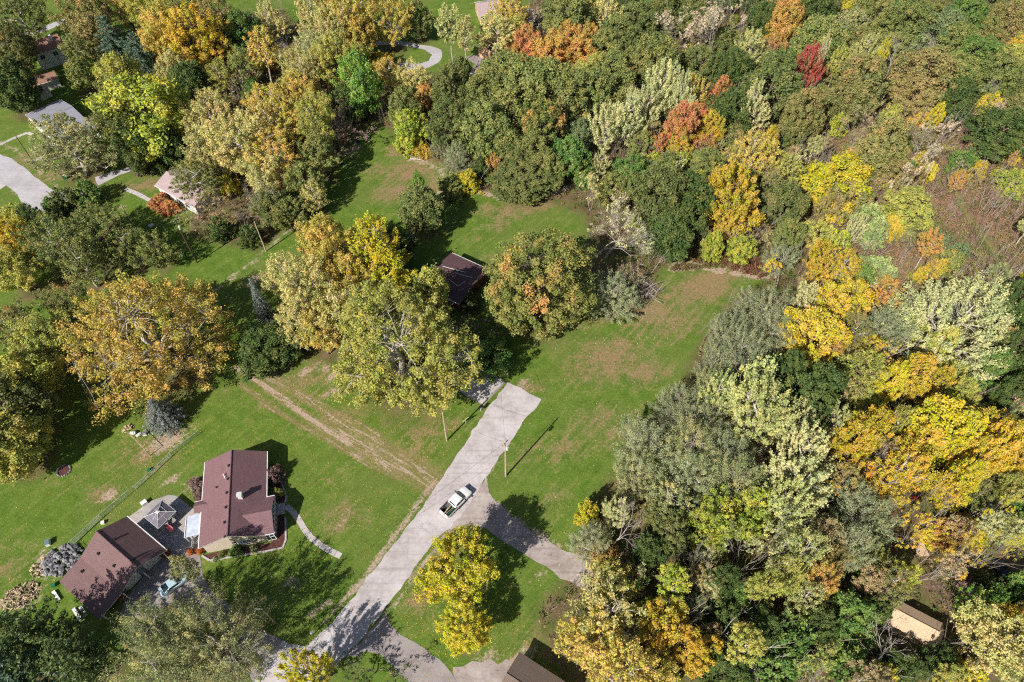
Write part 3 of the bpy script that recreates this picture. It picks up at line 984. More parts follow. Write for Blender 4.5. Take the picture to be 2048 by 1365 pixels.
# photo colour of the lit leaves (sRGB), second patch colour and how much of it
PAL = {
    'olive': ((128, 130, 68), (154, 140, 68), 0.25), 'dkolive': ((110, 114, 60), (130, 120, 66), 0.2), 'green': ((106, 128, 58), (146, 146, 66), 0.2),
    'dkgreen': ((86, 100, 48), (106, 112, 58), 0.25), 'brightgreen': ((120, 150, 58), (156, 164, 66), 0.3), 'yg': ((164, 166, 56), (188, 174, 66), 0.35),
    'tan': ((190, 174, 110), (164, 154, 88), 0.4), 'gold': ((218, 172, 52), (186, 160, 60), 0.35), 'goldtan': ((204, 168, 82), (168, 150, 70), 0.4), 'yellow': ((222, 196, 42), (192, 176, 50), 0.3),
    'orange': ((208, 142, 76), (160, 138, 72), 0.4), 'rust': ((150, 126, 80), (120, 118, 66), 0.45), 'rustolive': ((130, 124, 72), (164, 128, 78), 0.4),
    'red': ((186, 96, 76), (196, 136, 76), 0.45), 'crimson': ((164, 40, 62), (150, 40, 60), 0.2), 'cream': ((196, 190, 132), (168, 168, 106), 0.4), 'creamolive': ((172, 170, 104), (134, 138, 80), 0.4),
    'greygreen': ((148, 152, 112), (124, 130, 88), 0.4), 'greyolive': ((146, 146, 96), (174, 162, 98), 0.35), 'bluegreen': ((84, 108, 84), (96, 116, 82), 0.2), 'bluespruce': ((122, 132, 126), (98, 112, 100), 0.35),
    'purple': ((128, 96, 98), (150, 100, 94), 0.3), 'brown': ((156, 130, 98), (136, 122, 80), 0.4), 'orangetop': ((132, 132, 64), (190, 140, 76), 0.46), 'yolive': ((166, 158, 74), (130, 132, 64), 0.45),
    'pinktan': ((186, 164, 142), (172, 154, 114), 0.3), 'palegreen': ((152, 162, 96), (172, 172, 104), 0.3), 'teal': ((112, 124, 80), (118, 130, 84), 0.3),
}
PAL_WORD = {'olive': 'olive green', 'dkolive': 'dark olive', 'green': 'mid green', 'dkgreen': 'dark green', 'brightgreen': 'bright green', 'yg': 'yellow-green', 'tan': 'pale tan', 'gold': 'golden',
            'goldtan': 'golden tan', 'yellow': 'bright yellow', 'orange': 'orange', 'rust': 'rusty brown', 'rustolive': 'rust-flecked olive', 'red': 'red', 'crimson': 'crimson', 'cream': 'cream coloured',
            'creamolive': 'cream-green', 'greygreen': 'grey-green', 'greyolive': 'greyish olive', 'bluegreen': 'blue-green', 'bluespruce': 'silvery blue', 'purple': 'purple', 'brown': 'brown', 'orangetop': 'orange-topped green',
            'yolive': 'yellowish olive', 'pinktan': 'pinkish tan', 'palegreen': 'pale green', 'teal': 'dull teal'}
SP_WORD = {'oak': ('round_crowned_tree', 'round-crowned tree', 'tree'), 'maple': ('leafy_tree', 'leafy tree', 'tree'), 'loose': ('open_crowned_tree', 'open-crowned tree', 'tree'),
           'feather': ('feathery_tree', 'feathery tree', 'tree'), 'willow': ('wispy_tree', 'wispy tree', 'tree'), 'tall': ('slender_tree', 'slender tree', 'tree'), 'bush': ('shrub', 'shrub', 'shrub'),
           'bare': ('bare_tree', 'bare tree', 'tree'), 'brush': ('twiggy_thicket', 'twiggy thicket', 'shrub'), 'thin': ('thin_stemmed_tree', 'thin-stemmed tree', 'tree'), 'spruce': ('spruce_tree', 'spruce', 'tree'),
           'pine': ('pine_tree', 'pine', 'tree'), 'big_gold': ('spreading_tree', 'spreading tree', 'tree'), 'big_sycamore': ('sycamore_tree', 'sycamore', 'tree'), 'big_cream': ('feathery_tree', 'feathery tree', 'tree'),
           'big_maple': ('maple_tree', 'maple', 'tree'), 'high_dome': ('leafy_tree', 'leafy tree', 'tree'), 'big_dead': ('bare_tree', 'bare tree', 'tree')}
RATIO = {'oak': 1.2, 'maple': 1.4, 'loose': 1.2, 'feather': 1.45, 'willow': 1.0, 'tall': 2.1, 'bush': 0.75, 'bare': 1.3, 'brush': 1.0, 'thin': 1.7, 'spruce': 1.12, 'pine': 1.7,
         'big_gold': 0.78, 'big_sycamore': 1.0, 'big_cream': 0.9, 'big_maple': 1.0, 'high_dome': 1.1, 'big_dead': 0.8}
# ------------------------------------------------------------------ the planting list: x y width(photo px) kind colour [height m]
TREES = """
20 165 84 oak dkgreen 16
20 95 85 maple rustolive
34 25 95 loose olive
165 22 80 maple rustolive
182 66 66 maple rust
150 92 44 tall olive
158 146 50 maple olive
232 98 78 pine bluegreen 16
284 118 74 pine bluegreen 13
218 38 66 brush brown
252 20 60 loose goldtan
325 62 88 maple goldtan
386 66 96 maple gold
358 22 86 loose yolive
300 8 76 maple yolive
437 40 78 maple rust
427 92 58 maple gold
478 60 66 maple green
486 128 58 maple olive
537 36 56 feather tan
523 92 56 tall goldtan
533 124 38 bush orange
578 86 44 bare brown 9
632 30 86 feather tan
668 62 88 loose tan
632 104 78 loose cream
678 114 84 maple yolive
601 142 78 loose tan
349 138 60 maple tan
374 160 70 oak dkgreen
437 148 58 loose yolive
478 162 66 brush brown 7
506 178 42 bush green 5
236 148 74 maple yolive
290 224 140 oak yg 20
222 185 60 loose olive 12
136 284 136 loose greyolive 15
232 262 76 loose dkolive 16
262 285 62 oak dkgreen 14
340 290 56 oak dkgreen 10
427 236 112 loose tan 16
478 285 122 loose tan 15
547 222 112 loose goldtan 16
600 190 88 maple goldtan 15
632 245 82 loose yolive 15
634 305 72 maple olive
547 304 108 loose goldtan 13
412 305 84 loose tan 13
388 358 82 loose olive 11
456 372 44 bush yellow 5
530 352 86 loose tan 11
608 362 66 maple olive
626 388 54 loose tan 9
515 396 84 bare tan 14
549 412 78 oak dkolive 9
582 420 66 maple olive 8
458 418 78 brush rust 6
408 428 80 brush brown 6
440 455 50 bush dkgreen 5
500 470 44 bush dkgreen 5
318 404 44 bush red 3
342 414 34 bush red 3
130 402 62 bush dkolive 6
172 388 58 bush green 6
106 414 44 bush green 5
28 444 64 maple yolive 9
64 440 48 oak dkgreen 9
190 436 70 loose olive 9
103 452 60 loose olive 9
226 458 64 loose olive 9
697 34 88 feather goldtan
716 70 66 maple goldtan
776 28 86 loose goldtan 17
836 36 54 maple olive
899 44 44 tall creamolive 19
930 62 38 tall tan 17
765 120 46 bush gold 4
990 62 62 tall tan 15
1022 22 66 feather goldtan
1024 72 66 loose yolive 12
1063 44 56 brush pinktan 8
1138 34 96 oak olive
1213 28 72 feather tan
1270 42 80 oak dkolive
1178 12 60 maple yolive
1322 20 78 oak dkolive
1345 60 70 thin pinktan
1056 92 60 maple red 13
1028 110 40 maple orange 9
1100 112 78 oak orange 13
1141 80 76 maple orange 13
1158 108 66 oak orange 12
1180 80 56 maple orange
1242 70 78 oak dkolive
1213 96 70 oak olive
1312 120 102 oak olive
1262 112 60 maple dkolive
1229 146 86 oak olive
1192 148 78 oak yolive
1008 156 108 oak olive 16
1056 172 116 oak olive 17
1022 212 110 oak olive 16
974 190 88 oak olive 16
1104 166 92 oak olive 16
1137 194 92 oak olive 15
1186 182 88 oak olive 14
970 256 98 oak olive 15
1012 284 66 oak olive 11
900 180 76 maple dkolive 17
902 242 82 maple dkolive 15
922 148 60 maple dkolive
718 164 72 maple brightgreen 18
776 144 58 loose goldtan
826 164 66 loose tan
850 190 40 maple orange
806 212 72 maple olive
818 252 66 maple yg 11
844 298 34 bush gold 4
812 288 42 bush yg 4
714 238 104 brush purple 8
660 270 70 brush purple 7
700 200 62 oak dkgreen
912 312 54 willow greygreen 8
884 290 40 willow greygreen 7
936 362 48 bush yellow 5
902 370 62 bush olive 5
988 328 38 bush orange 5
960 336 40 bush dkgreen 5
1083 250 78 maple orangetop 16
1066 302 76 oak olive 12
1050 358 112 oak dkolive 7
1092 330 62 maple olive 9
1117 232 44 maple rust 12
1140 308 72 maple green 11
1158 326 62 bush green 7
1160 268 52 maple teal
1213 256 64 feather cream 15
1256 236 80 feather cream 18
1292 214 72 feather cream 16
1322 180 70 feather cream 15
1364 192 66 feather cream 15
1364 246 62 maple red 13
1360 276 58 maple gold 10
1318 290 42 bush red 6
1305 326 44 bush yg 5
1364 330 52 bush yg 6
842 412 88 oak dkolive 12
838 378 34 maple brightgreen 13
1186 372 50 thin tan 11
1244 420 70 brush pinktan 9
1237 370 44 bush orange 6
1322 392 112 oak dkolive 14
1262 344 62 maple green 9
1330 342 82 oak olive 12
1386 30 66 oak dkolive
1412 70 60 thin pinktan
1450 24 76 thin pinktan
1436 66 80 thin pinktan
1526 36 60 oak dkgreen
1574 36 62 maple orange 17
1556 88 36 maple orange 10
1632 22 80 oak dkgreen
1695 14 26 tall yellow
1700 50 64 oak greyolive
1752 28 78 oak olive
1640 78 98 oak olive
1820 42 92 oak olive
1882 58 88 oak teal
1930 32 80 oak green
2018 40 72 maple rust
1978 62 60 oak olive
2034 100 46 maple gold
1910 80 70 oak olive
1618 132 48 maple crimson 16
1502 92 58 feather creamolive
1540 106 44 brush red 8
1452 88 68 oak dkolive
1398 128 80 oak dkolive
1462 132 82 oak dkgreen
1548 166 106 oak dkolive 14
1382 192 58 feather goldtan
1440 184 46 maple red 11
1508 208 62 feather cream 14
1455 222 78 oak dkgreen 13
1390 238 66 maple red 12
1424 256 46 maple gold 9
1406 292 44 brush red 8
1606 228 82 oak rustolive 15
1590 272 60 maple dkolive
1656 112 34 thin cream 19
1678 118 34 tall yolive 17
1734 100 58 feather creamolive
1766 106 20 tall yellow 13
1790 116 46 bare cream 16
1842 98 40 bare cream 15
1718 166 108 oak rustolive 15
1697 200 70 oak rustolive 11
1855 144 112 oak rust 15
1828 188 80 oak rust 12
1912 138 80 oak olive
1952 114 88 oak green
1912 192 80 oak dkgreen
1998 144 88 oak olive
2032 168 60 oak dkolive
1980 184 36 bare brown 12
1680 250 36 bush yg 6
1874 230 30 maple yellow 10
1984 208 38 bush yellow 6
1782 232 44 bush yolive 6
2006 262 122 oak dkgreen 14
2034 222 56 oak rustolive
1770 290 94 oak rustolive 14
1726 320 84 oak rustolive 12
1782 344 70 oak rust 9
1717 256 60 thin brown 10
1656 300 54 thin brown 11
1843 290 44 bare cream 13
1881 314 52 thin pinktan 12
1816 356 56 thin pinktan 14
1930 342 60 brush brown 7
1512 304 86 loose goldtan 12
1536 286 44 maple gold 12
1680 360 122 oak yellow 13
1697 396 82 oak rustolive 11
1662 412 50 maple rust 9
1461 392 104 maple gold 18
1574 342 62 loose yolive
1570 404 86 oak dkolive 14
1534 420 50 thin rust 10
1526 356 50 brush brown 9
1382 396 88 oak dkgreen 14
1370 440 80 oak dkgreen 12
1742 436 54 maple palegreen 10
1820 418 96 oak yolive 10
1786 450 44 bush gold 6
1838 322 34 bush gold 5
1858 342 30 bush yellow 5
1956 342 32 bush gold 5
2022 362 62 bush yg 5
1944 302 26 bush orange 4
2026 304 34 bush gold 5
1926 322 52 bush green 5
1340 470 92 oak dkgreen 14
1450 462 60 loose gold 8
1428 490 38 maple yg 8
1482 496 54 maple yg 8
1520 468 48 brush rust 8
1580 468 58 maple olive 12
1636 464 60 maple yolive 9
1676 484 44 bush yg 6
1710 460 36 feather cream 9
1748 470 50 maple palegreen 8
1786 458 42 bush gold 5
1840 458 60 bush rustolive 6
1563 514 62 willow greygreen 7
1568 542 56 thin gold 8
1638 516 70 loose gold 9
1690 528 72 loose gold 9
1758 536 72 bush palegreen 5
1726 556 50 bush green 5
1843 512 54 brush orange 5
1868 474 58 bush teal 3
1895 522 66 bush olive 4
1920 500 40 bush teal 3
1602 582 66 thin brown 9
1536 626 118 willow greygreen 11
1470 652 74 willow greygreen 9
1545 672 110 willow greygreen 11
1486 706 120 willow greygreen 13
1446 672 70 willow greygreen 11
1434 724 72 willow greygreen 10
1416 772 66 willow greyolive 9
1690 606 92 maple gold 14
1628 676 106 oak gold 14
1772 584 62 loose orange 9
1745 610 50 brush brown 8
1708 660 56 loose rustolive 10
1766 660 90 willow greygreen 9
1684 712 44 bush orange 5
1758 700 66 thin gold 9
1922 640 226 big_cream cream 18
1834 644 46 feather yg 10
1882 690 62 maple yolive 11
1908 752 80 maple yolive 11
1982 730 76 maple green 10
2030 700 70 oak dkgreen 12
2036 600 60 oak dkgreen 12
1570 748 82 oak dkgreen 13
1622 792 104 oak dkgreen 14
1506 782 114 feather creamolive 15
1520 834 104 feather creamolive 15
1442 786 74 feather creamolive 13
1718 748 88 loose yolive 12
1784 762 54 maple yellow 11
1834 752 82 maple gold 13
1882 766 52 maple gold 11
1920 790 66 maple yolive 11
1690 776 60 brush brown 9
1734 862 78 maple gold 13
1800 846 54 loose yolive 11
1882 850 122 maple yellow 16
1930 880 70 maple yellow 14
1980 862 84 loose gold 13
2020 816 66 thin brown 11
2030 780 60 oak dkgreen 11
1668 850 72 feather creamolive 13
1588 852 84 feather greyolive 13
1392 850 132 willow greygreen 12
1355 800 66 willow greygreen 11
1290 898 112 willow greygreen 12
1382 900 130 willow greyolive 13
1456 908 112 willow greygreen 13
1272 944 92 willow greyolive 11
1382 954 122 willow greygreen 13
1338 1000 92 loose greyolive 12
1472 968 100 willow greyolive 13
1505 1016 88 maple yg 13
1428 1040 82 loose yg 11
1590 966 134 feather cream 17
1604 906 96 feather cream 16
1560 1022 90 feather creamolive 15
1600 1102 92 loose creamolive 14
1512 1092 110 thin greyolive 16
1240 1050 84 bare cream 16
1397 1118 60 bare cream 15
1176 1024 46 bush yellow 6
1180 1082 66 willow greygreen 8
1320 1026 60 loose olive 9
1340 1064 70 oak dkolive 9
1300 1100 70 oak dkgreen 9
1414 1084 60 loose yg 9
1530 1176 72 loose yolive 12
1578 1150 66 loose yolive 12
1641 1158 58 loose orange 11
1216 1222 150 loose tan 14
1190 1290 140 loose goldtan 13
1256 1336 120 loose goldtan 13
1326 1248 92 maple gold 11
1380 1298 82 maple gold 10
1420 1288 50 maple gold 9
1320 1344 84 maple goldtan 10
1228 1164 82 loose yolive 11
1397 1212 54 willow greygreen 7
1486 1258 38 bush rust 5
1338 1176 30 bush purple 4
1450 1160 60 oak dkgreen 9
1440 1230 70 bush dkgreen 6
1586 1280 92 bush green 8
1530 1250 70 oak dkgreen 8
1556 1340 90 bush green 6
1640 1250 70 oak dkgreen 9
1711 884 74 maple gold 14
1800 944 100 loose gold 14
1838 892 100 maple gold 15
1956 918 82 maple gold 15
1918 962 82 maple yellow 15
1994 892 66 maple gold 14
2036 918 56 maple gold 14
1690 958 56 maple rust 10
1726 1026 120 willow greygreen 13
1700 1100 84 willow greygreen 11
1600 1050 70 feather creamolive 13
1660 1130 60 loose rust 11
1616 1196 84 loose creamolive 12
1846 1062 82 thin gold 15
1902 1018 74 thin gold 16
1992 1036 48 thin yellow 14
2004 1088 44 thin yellow 13
2024 980 54 loose yolive 12
1866 1126 100 thin brown 14
1920 1118 60 thin gold 13
1778 1168 72 loose rustolive 11
1700 1230 98 maple green 11
1758 1222 50 oak dkgreen 8
1716 1262 50 bush yellow 5
1920 1196 82 brush purple 9
2036 1170 56 bush green 6
1986 1290 150 loose tan 13
2040 1240 60 loose gold 10
1778 1306 92 bare cream 13
1800 1335 70 oak dkgreen 7
1885 1325 60 oak dkgreen 7
1940 1358 60 bush yellow 5
1700 1330 80 bush green 7
1650 1350 70 thin yolive 9
1480 1190 60 bush green 6
1860 985 56 thin gold 15
1790 1020 60 thin gold 13
1760 920 50 thin brown 13
1980 1180 60 bush dkgreen 5
20 484 84 maple gold 12
24 536 74 maple yolive 12
109 494 112 loose olive 13
160 520 70 loose olive 13
205 482 88 loose olive 11
258 490 80 loose olive 10
310 496 64 loose olive 9
285 652 300 big_gold goldtan 21
92 676 112 maple yolive 14
34 660 90 loose rustolive 13
36 748 110 maple yolive 14
20 816 124 oak dkolive 15
18 884 112 oak yolive 14
130 610 80 loose rustolive 10
190 702 60 brush purple 8
206 738 72 willow greygreen 7
650 488 108 maple goldtan 16
566 552 88 loose tan 14
612 588 110 loose tan 15
676 628 104 loose tan 15
640 660 84 loose goldtan 12
596 648 82 loose tan 13
523 612 46 spruce bluespruce 13
536 690 108 oak dkgreen 8
584 650 60 oak dkgreen 9
322 828 80 spruce bluespruce 7.5
748 490 112 feather yellow 17
768 540 88 maple yellow 15
702 556 80 maple goldtan 14
803 692 264 big_sycamore yolive 22
858 585 92 maple yolive 15
690 600 70 loose goldtan 13
790 490 70 oak dkgreen 10
1076 556 218 big_maple orangetop 20
1203 452 190 big_dead cream 15
1228 586 96 willow greygreen 8
1190 600 50 willow greygreen 7
1262 548 50 brush brown 6
942 602 42 spruce dkgreen 6
942 654 64 brush purple 5
976 704 96 bush green 6
950 690 60 bush dkgreen 5
914 1132 138 high_dome yellow 13
930 1258 92 high_dome yellow 8
748 1326 108 brush dkgreen 6
616 1345 88 feather yellow 10
316 1262 150 willow greyolive 14
425 1285 190 willow greyolive 15
322 1345 180 willow greyolive 14
366 1136 44 tall greyolive 13
70 1285 150 pine dkgreen 18
165 1330 130 pine dkgreen 16
20 1350 130 pine bluegreen 16
"""
SHRUBS = """
397 968 34 bush purple 2.4
402 996 26 bush purple 2.2
549 948 36 bush purple 3.0
554 984 22 bush yolive 1.8
472 1101 28 bush green 1.4
442 1110 16 bush olive 0.9
507 1099 18 bush cream 0.8
430 1119 12 bush greygreen 0.7
280 340 26 bush purple 2
320 338 26 bush dkgreen 2.5
330 1108 14 bush orange 0.9
381 1102 12 bush orange 0.8
"""
# things whose look singles them out (looked up by their place in the list)
SPECIAL = {
    (1618, 132): "slim crimson tree standing alone among green trees of the upper right wood",
    (1680, 360): "broad bright yellow domed tree in the right wood",
    (1461, 392): "tall golden tree at the far right corner of the mown field",
    (1628, 676): "dense round orange-gold tree beside the grey-green trees by the field",
    (1922, 640): "very large cream-green feathery tree near the right edge",
    (285, 652): "huge spreading golden tree on the left lawn above the blue spruce",
    (803, 692): "huge olive-yellow sycamore with white limbs beside the concrete driveway",
    (1076, 556): "large round green maple flushed orange, beside the brown roofed house",
    (1203, 452): "large bare dead tree with pale limbs behind the orange-flushed maple",
    (914, 1132): "tall bright yellow tree on the grass beside the road and gravel drive",
    (930, 1258): "smaller golden tree below the tall bright yellow roadside tree",
    (322, 828): "silvery blue spruce alone on the lawn above the maroon roofed house",
    (523, 612): "silvery blue spruce half hidden behind the pale tan trees on the lawn",
    (1574, 36): "tall orange tree at the top edge of the upper right wood",
    (290, 224): "tall yellow-green maple in front of the mauve roofed house",
    (718, 164): "tall bright green tree beside the loop drive",
    (842, 412): "dark olive cedar clump standing between the two far lawns",
    (838, 378): "bright green leafy top rising from the dark cedar clump between the far lawns",
    (748, 490): "bright yellow feathery tree left of the brown roofed house",
    (616, 1345): "bright yellow feathery tree cut by the bottom edge beside the road",
    (748, 1326): "twiggy thicket at the bottom edge between road and side drive",
    (536, 690): "dark green rounded holly beside the rutted track",
    (1050, 358): "low dark olive rounded tree bulging onto the far lawn",
    (1083, 250): "green tree with orange top rising from the olive oaks",
    (1885, 850): "yellow tree",
    (316, 1262): "grey-green wispy tree overhanging the garage's front",
    (425, 1285): "grey-green wispy tree overhanging the lower driveway",
    (322, 1345): "grey-green wispy tree at the bottom edge left of the driveway",
    (366, 1136): "thin slender tree between garage and maroon roofed house",
    (549, 948): "reddish purple shrub against the right wall of the maroon roofed house",
    (397, 968): "purple shrub against the upper left wall of the maroon roofed house",
    (402, 996): "smaller purple shrub below another on the house's left wall",
    (554, 984): "small yellowish shrub beside the reddish purple one by the porch",
    (472, 1101): "small green shrub in the mulch bed under the gable window",
    (232, 98): "larger blue-green pine of the pair at upper left",
    (284, 118): "smaller darker blue-green pine of the pair at upper left",
    (70, 1285): "dark green pine in the lower left corner below the firewood",
    (1778, 1306): "bare pale tree with heavy limbs below the tan shed",
    (1228, 586): "grey-green silvery shrub tree at the edge of the near field",
}
LANDMARKS = [(905, 1008, "the white pickup"), (1618, 130, "the crimson tree"), (1680, 362, "the yellow domed tree"), (1960, 460, "the brown meadow"), (1830, 1240, "the tan shed"),
             (140, 215, "the grey roofed house"), (350, 360, "the mauve roofed house"), (830, 110, "the loop drive"), (985, 95, "the peach walled shed"), (910, 565, "the brown roofed house"),
             (465, 990, "the maroon roofed house"), (215, 1130, "the maroon garage"), (325, 823, "the blue spruce"), (285, 650, "the huge golden tree"), (805, 690, "the huge sycamore"),
             (917, 1140, "the yellow roadside tree"), (1073, 553, "the orange-flushed maple"), (790, 360, "the far lawn"), (1440, 560, "the near field's far end"), (1925, 640, "the huge cream tree"),
             (1389, 240, "the red trees"), (1461, 393, "the tall golden corner tree"), (1574, 36, "the orange tree at the top"), (255, 105, "the two pines"), (40, 350, "the left street"),
             (1628, 676, "the orange-gold round tree"), (1810, 930, "the white scrap heap"), (1083, 250, "the orange-topped tree"), (1100, 100, "the orange and red trees"), (600, 560, "the tan trees"),
             (1590, 960, "the cream feathery trees"), (1230, 1230, "the tan trees by the bottom edge"), (1290, 900, "the near field's lower edge"), (515, 400, "the white dead trunk"), (80, 110, "the white house")]
ORD = ["", "second ", "third ", "fourth ", "fifth ", "sixth ", "seventh ", "eighth "]


def leafcol(c):
    """photo colour -> leaf albedo; light bouncing between leaves deepens the colour, so start paler"""
    L = lin(c)
    m = max(L)
    k = min(0.66, m * 1.4)
    r, g, b = (k * (v / m) ** 0.98 for v in L)
    if r > g:
        g += (r - g) * 0.14
    return (r, g, b)


def parse(txt):
    out = []
    for ln in txt.strip().splitlines():
        p = ln.split()
        out.append([float(p[0]), float(p[1]), float(p[2]), p[3], p[4], float(p[5]) if len(p) > 5 else None])
    return out


def locate(e):
    """centre of the crown -> foot on the ground, crown width and height"""
    x, y, w, sp, pal, h = e
    pr = PROTO[sp][0]
    H = h or 12.0
    for _ in range(4):
        p = at(x, y, H * pr['cz'])
        D = w * (1.08 if sp not in ('spruce', 'bush', 'big_gold', 'big_sycamore', 'big_maple', 'big_cream', 'big_dead', 'high_dome') else 1.0) / px_per_m(p)
        if h is None:
            H = min(19.0, max(5.0, D * RATIO[sp]))
    return p, D, H


def off_pavement(c):
    ok = np.ones(len(c), bool)
    for poly in ([(1440, 1400), (1448, 1325), (1530, 1330), (1600, 1400)], [(1775, 1200), (1880, 1235), (1885, 1280), (1790, 1260)], [(960, 940), (1160, 1100), (1130, 1165), (950, 1055)]):
        ok &= ~inside(c, poly_w(poly))
    ok &= line_dist(c, poly_w([(1912, 385), (1930, 425), (1960, 465), (1990, 510)])) > 1.0
    return ok


jrng = random.Random(41)


def vary(e):
    """neighbouring wood trees differ in height and reach"""
    if e[0] > 1180 and not e[3].startswith('big') and e[3] not in ('bush', 'bare') and (e[0], e[1]) not in SPECIAL:
        e[2] *= jrng.uniform(0.82, 1.0)
        if e[5]:
            e[5] *= jrng.uniform(0.78, 1.2)
    return e


plants = [vary(e) + [True] for e in parse(TREES)] + [e + [False] for e in parse(SHRUBS)]
spots = []
for e in plants:
    p, D, H = locate(e[:6])
    spots.append((p.x, p.y, D, H))
SP = np.array(spots)
# gaps in the two woods are filled with more trees of the same kinds
frng = random.Random(5)
fill_n = 0
for _ in range(6000):
    if fill_n >= 78:
        break
    x, y = frng.uniform(1080, 2110), frng.uniform(-40, 640) if frng.random() < 0.7 else frng.uniform(640, 1380)
    g = at(x, y, 6.0)
    if not inside(np.array([[g.x, g.y]]), WOOD_RIGHT)[0]:
        continue
    if line_dist(np.array([[g.x, g.y]]), np.vstack([WOOD_RIGHT, WOOD_RIGHT[:1]]))[0] < 4:
        continue
    if abs(x - 1960) < 150 and abs(y - 455) < 110:
        continue
    if abs(x - 1830) < 90 and abs(y - 1240) < 60:
        continue
    d = np.hypot(SP[:, 0] - g.x, SP[:, 1] - g.y) - SP[:, 2] * 0.5
    if d.min() < 1.3:
        continue
    brushy = x > 1480 and 200 < y < 640
    sp = frng.choice(['thin', 'brush', 'brush', 'brush', 'bush', 'thin'] if brushy else ['oak', 'maple', 'oak', 'loose', 'oak'])
    pal = frng.choice(['yolive', 'brown', 'rustolive', 'gold', 'olive', 'pinktan', 'green'] if brushy else (['olive', 'dkolive', 'dkgreen', 'rustolive', 'olive', 'yolive', 'green'] if y < 640 else ['dkgreen', 'green', 'dkolive', 'yolive']))
    D = min(9.0 if not brushy else 6.0, 2 * (d.min() + 1.2))
    if D < 3.0:
        continue
    H = min(15.0, max(4.0, D * RATIO[sp])) * (0.85 if y < 640 else 0.75)
    plants.append([x, y, D * px_per_m(g), sp, pal, H, True])
    SP = np.vstack([SP, [g.x, g.y, D, H]])
    fill_n += 1

# saplings and tall shrubs squeezed in between the crowns
fill_n = 0
for _ in range(20000):
    if fill_n >= 190:
        break
    y = frng.uniform(-20, 640) if frng.random() < 0.62 else frng.uniform(640, 1370)
    x = frng.uniform(1090, 2080)
    g = at(x, y, 4.0)
    gp = np.array([[g.x, g.y]])
    if not inside(gp, WOOD_RIGHT)[0] or line_dist(gp, np.vstack([WOOD_RIGHT, WOOD_RIGHT[:1]]))[0] < 2.5:
        continue
    if (abs(x - 1970) < 90 and abs(y - 440) < 80) or (abs(x - 1830) < 75 and abs(y - 1245) < 55):
        continue
    d = np.hypot(SP[:, 0] - g.x, SP[:, 1] - g.y) - SP[:, 2] * 0.5
    if d.min() < -0.9 or not off_pavement(gp)[0]:
        continue
    sp = frng.choice(['bush', 'feather', 'thin', 'maple', 'bush', 'thin', 'brush', 'tall'])
    pal = frng.choice(['gold', 'yg', 'rust', 'creamolive', 'yolive', 'green', 'orange', 'greyolive', 'yellow', 'olive', 'cream', 'rustolive', 'brown', 'brightgreen'])
    D = frng.uniform(2.4, 4.6)
    H = {'bush': 0.9, 'feather': 1.9, 'thin': 2.4, 'maple': 1.7, 'brush': 1.3, 'tall': 2.8}[sp] * D
    plants.append([x, y, D * px_per_m(g), sp, pal, H, True])
    SP = np.vstack([SP, [g.x, g.y, D, H]])
    fill_n += 1

prng = random.Random(3)
seen_keys = {}
entries = []
for i, e in enumerate(plants):
    x, y, w, sp, pal, h, is_tree = e
    p, D, H = locate(e[:6])
    q = (x, y)
    lab = SPECIAL.get(q)
    key = None
    if lab is None:
        best = min(LANDMARKS, key=lambda L: math.hypot(L[0] - x, (L[1] - y) * 1.1))
        dx, dy = x - best[0], y - best[1]
        rel = ("right of" if dx > 0 else "left of") if abs(dx) > abs(dy) * 1.2 else ("below" if dy > 0 else "above")
        key = (pal, sp, rel, best[2])
        seen_keys.setdefault(key, []).append((math.hypot(dx, dy), i))
    entries.append((e, p, D, H, lab, key))
for k in seen_keys:
    seen_keys[k].sort()

SIZE_WORDS = lambda D, H: "small " if max(D, H) < 6 else ("tall " if H > 15.5 else "")
extra_litter = np.zeros(len(GP))
proto_turn = {}
for i, (e, p, D, H, lab, key) in enumerate(entries):
    x, y, w, sp, pal, h, is_tree = e
    name, noun, cat = SP_WORD[sp]
    if lab is None:
        k = [j for _, j in seen_keys[key]].index(i)
        colour = "" if sp in ('bare', 'big_dead') else PAL_WORD[pal] + " "
        if len(seen_keys[key]) == 1:
            lab = "%s%s just %s %s" % (colour, noun, key[2], key[3])
            if len(lab.split()) > 16:
                lab = "%s%s %s %s" % (colour, noun, key[2], key[3])
        else:
            lab = "%s%s, %snearest %s %s" % (colour, noun, ORD[min(k, 7)], key[2], key[3])
        lab = SIZE_WORDS(D, H) + lab
    lst = PROTO[sp]
    proto_turn[sp] = proto_turn.get(sp, -1) + 1
    if D > 10.5 and sp + '_large' in PROTO:
        lst = PROTO[sp + '_large']
    pr = lst[proto_turn[sp] % len(lst)]
    root = empty(name, (p.x, p.y, 0), prng.uniform(0, 6.283))
    s = D / pr['D']
    root.scale = (s * prng.uniform(0.94, 1.06), s * prng.uniform(0.94, 1.06), H / pr['H'])
    tag(root, lab, cat, ("trees of the surrounding woods and yards" if is_tree else "shrubs around the houses"))
    c0, c1, amt = PAL[pal]
    for part in ('trunk', 'branches', 'crown'):
        if part not in pr:
            continue
        o = bpy.data.objects.new(part, pr[part])
        COL.objects.link(o)
        o.parent = root
        if part == 'branches':
            o["kind"] = "stuff"
        if part == 'crown':
            jb = prng.uniform(0.88, 1.1)
            jr = prng.uniform(0.95, 1.05)
            b = lin(c0)
            b = leafcol(c0)
            o.color = (b[0] * jb * jr, b[1] * jb, b[2] * jb, amt)
            o["tint"] = [float(v * jb) for v in leafcol(c1)]
    if is_tree and sp not in ('brush',):
        d = np.hypot(GP[:, 0] - p.x, GP[:, 1] - p.y)
        r = D * 0.5
        extra_litter = np.maximum(extra_litter, np.clip(1.0 - d / (r * 1.15), 0, 1) * (0.85 if sp not in ('spruce', 'feather') else 0.6))
make_ground(np.clip(extra_litter * 1.1, 0, 0.62))


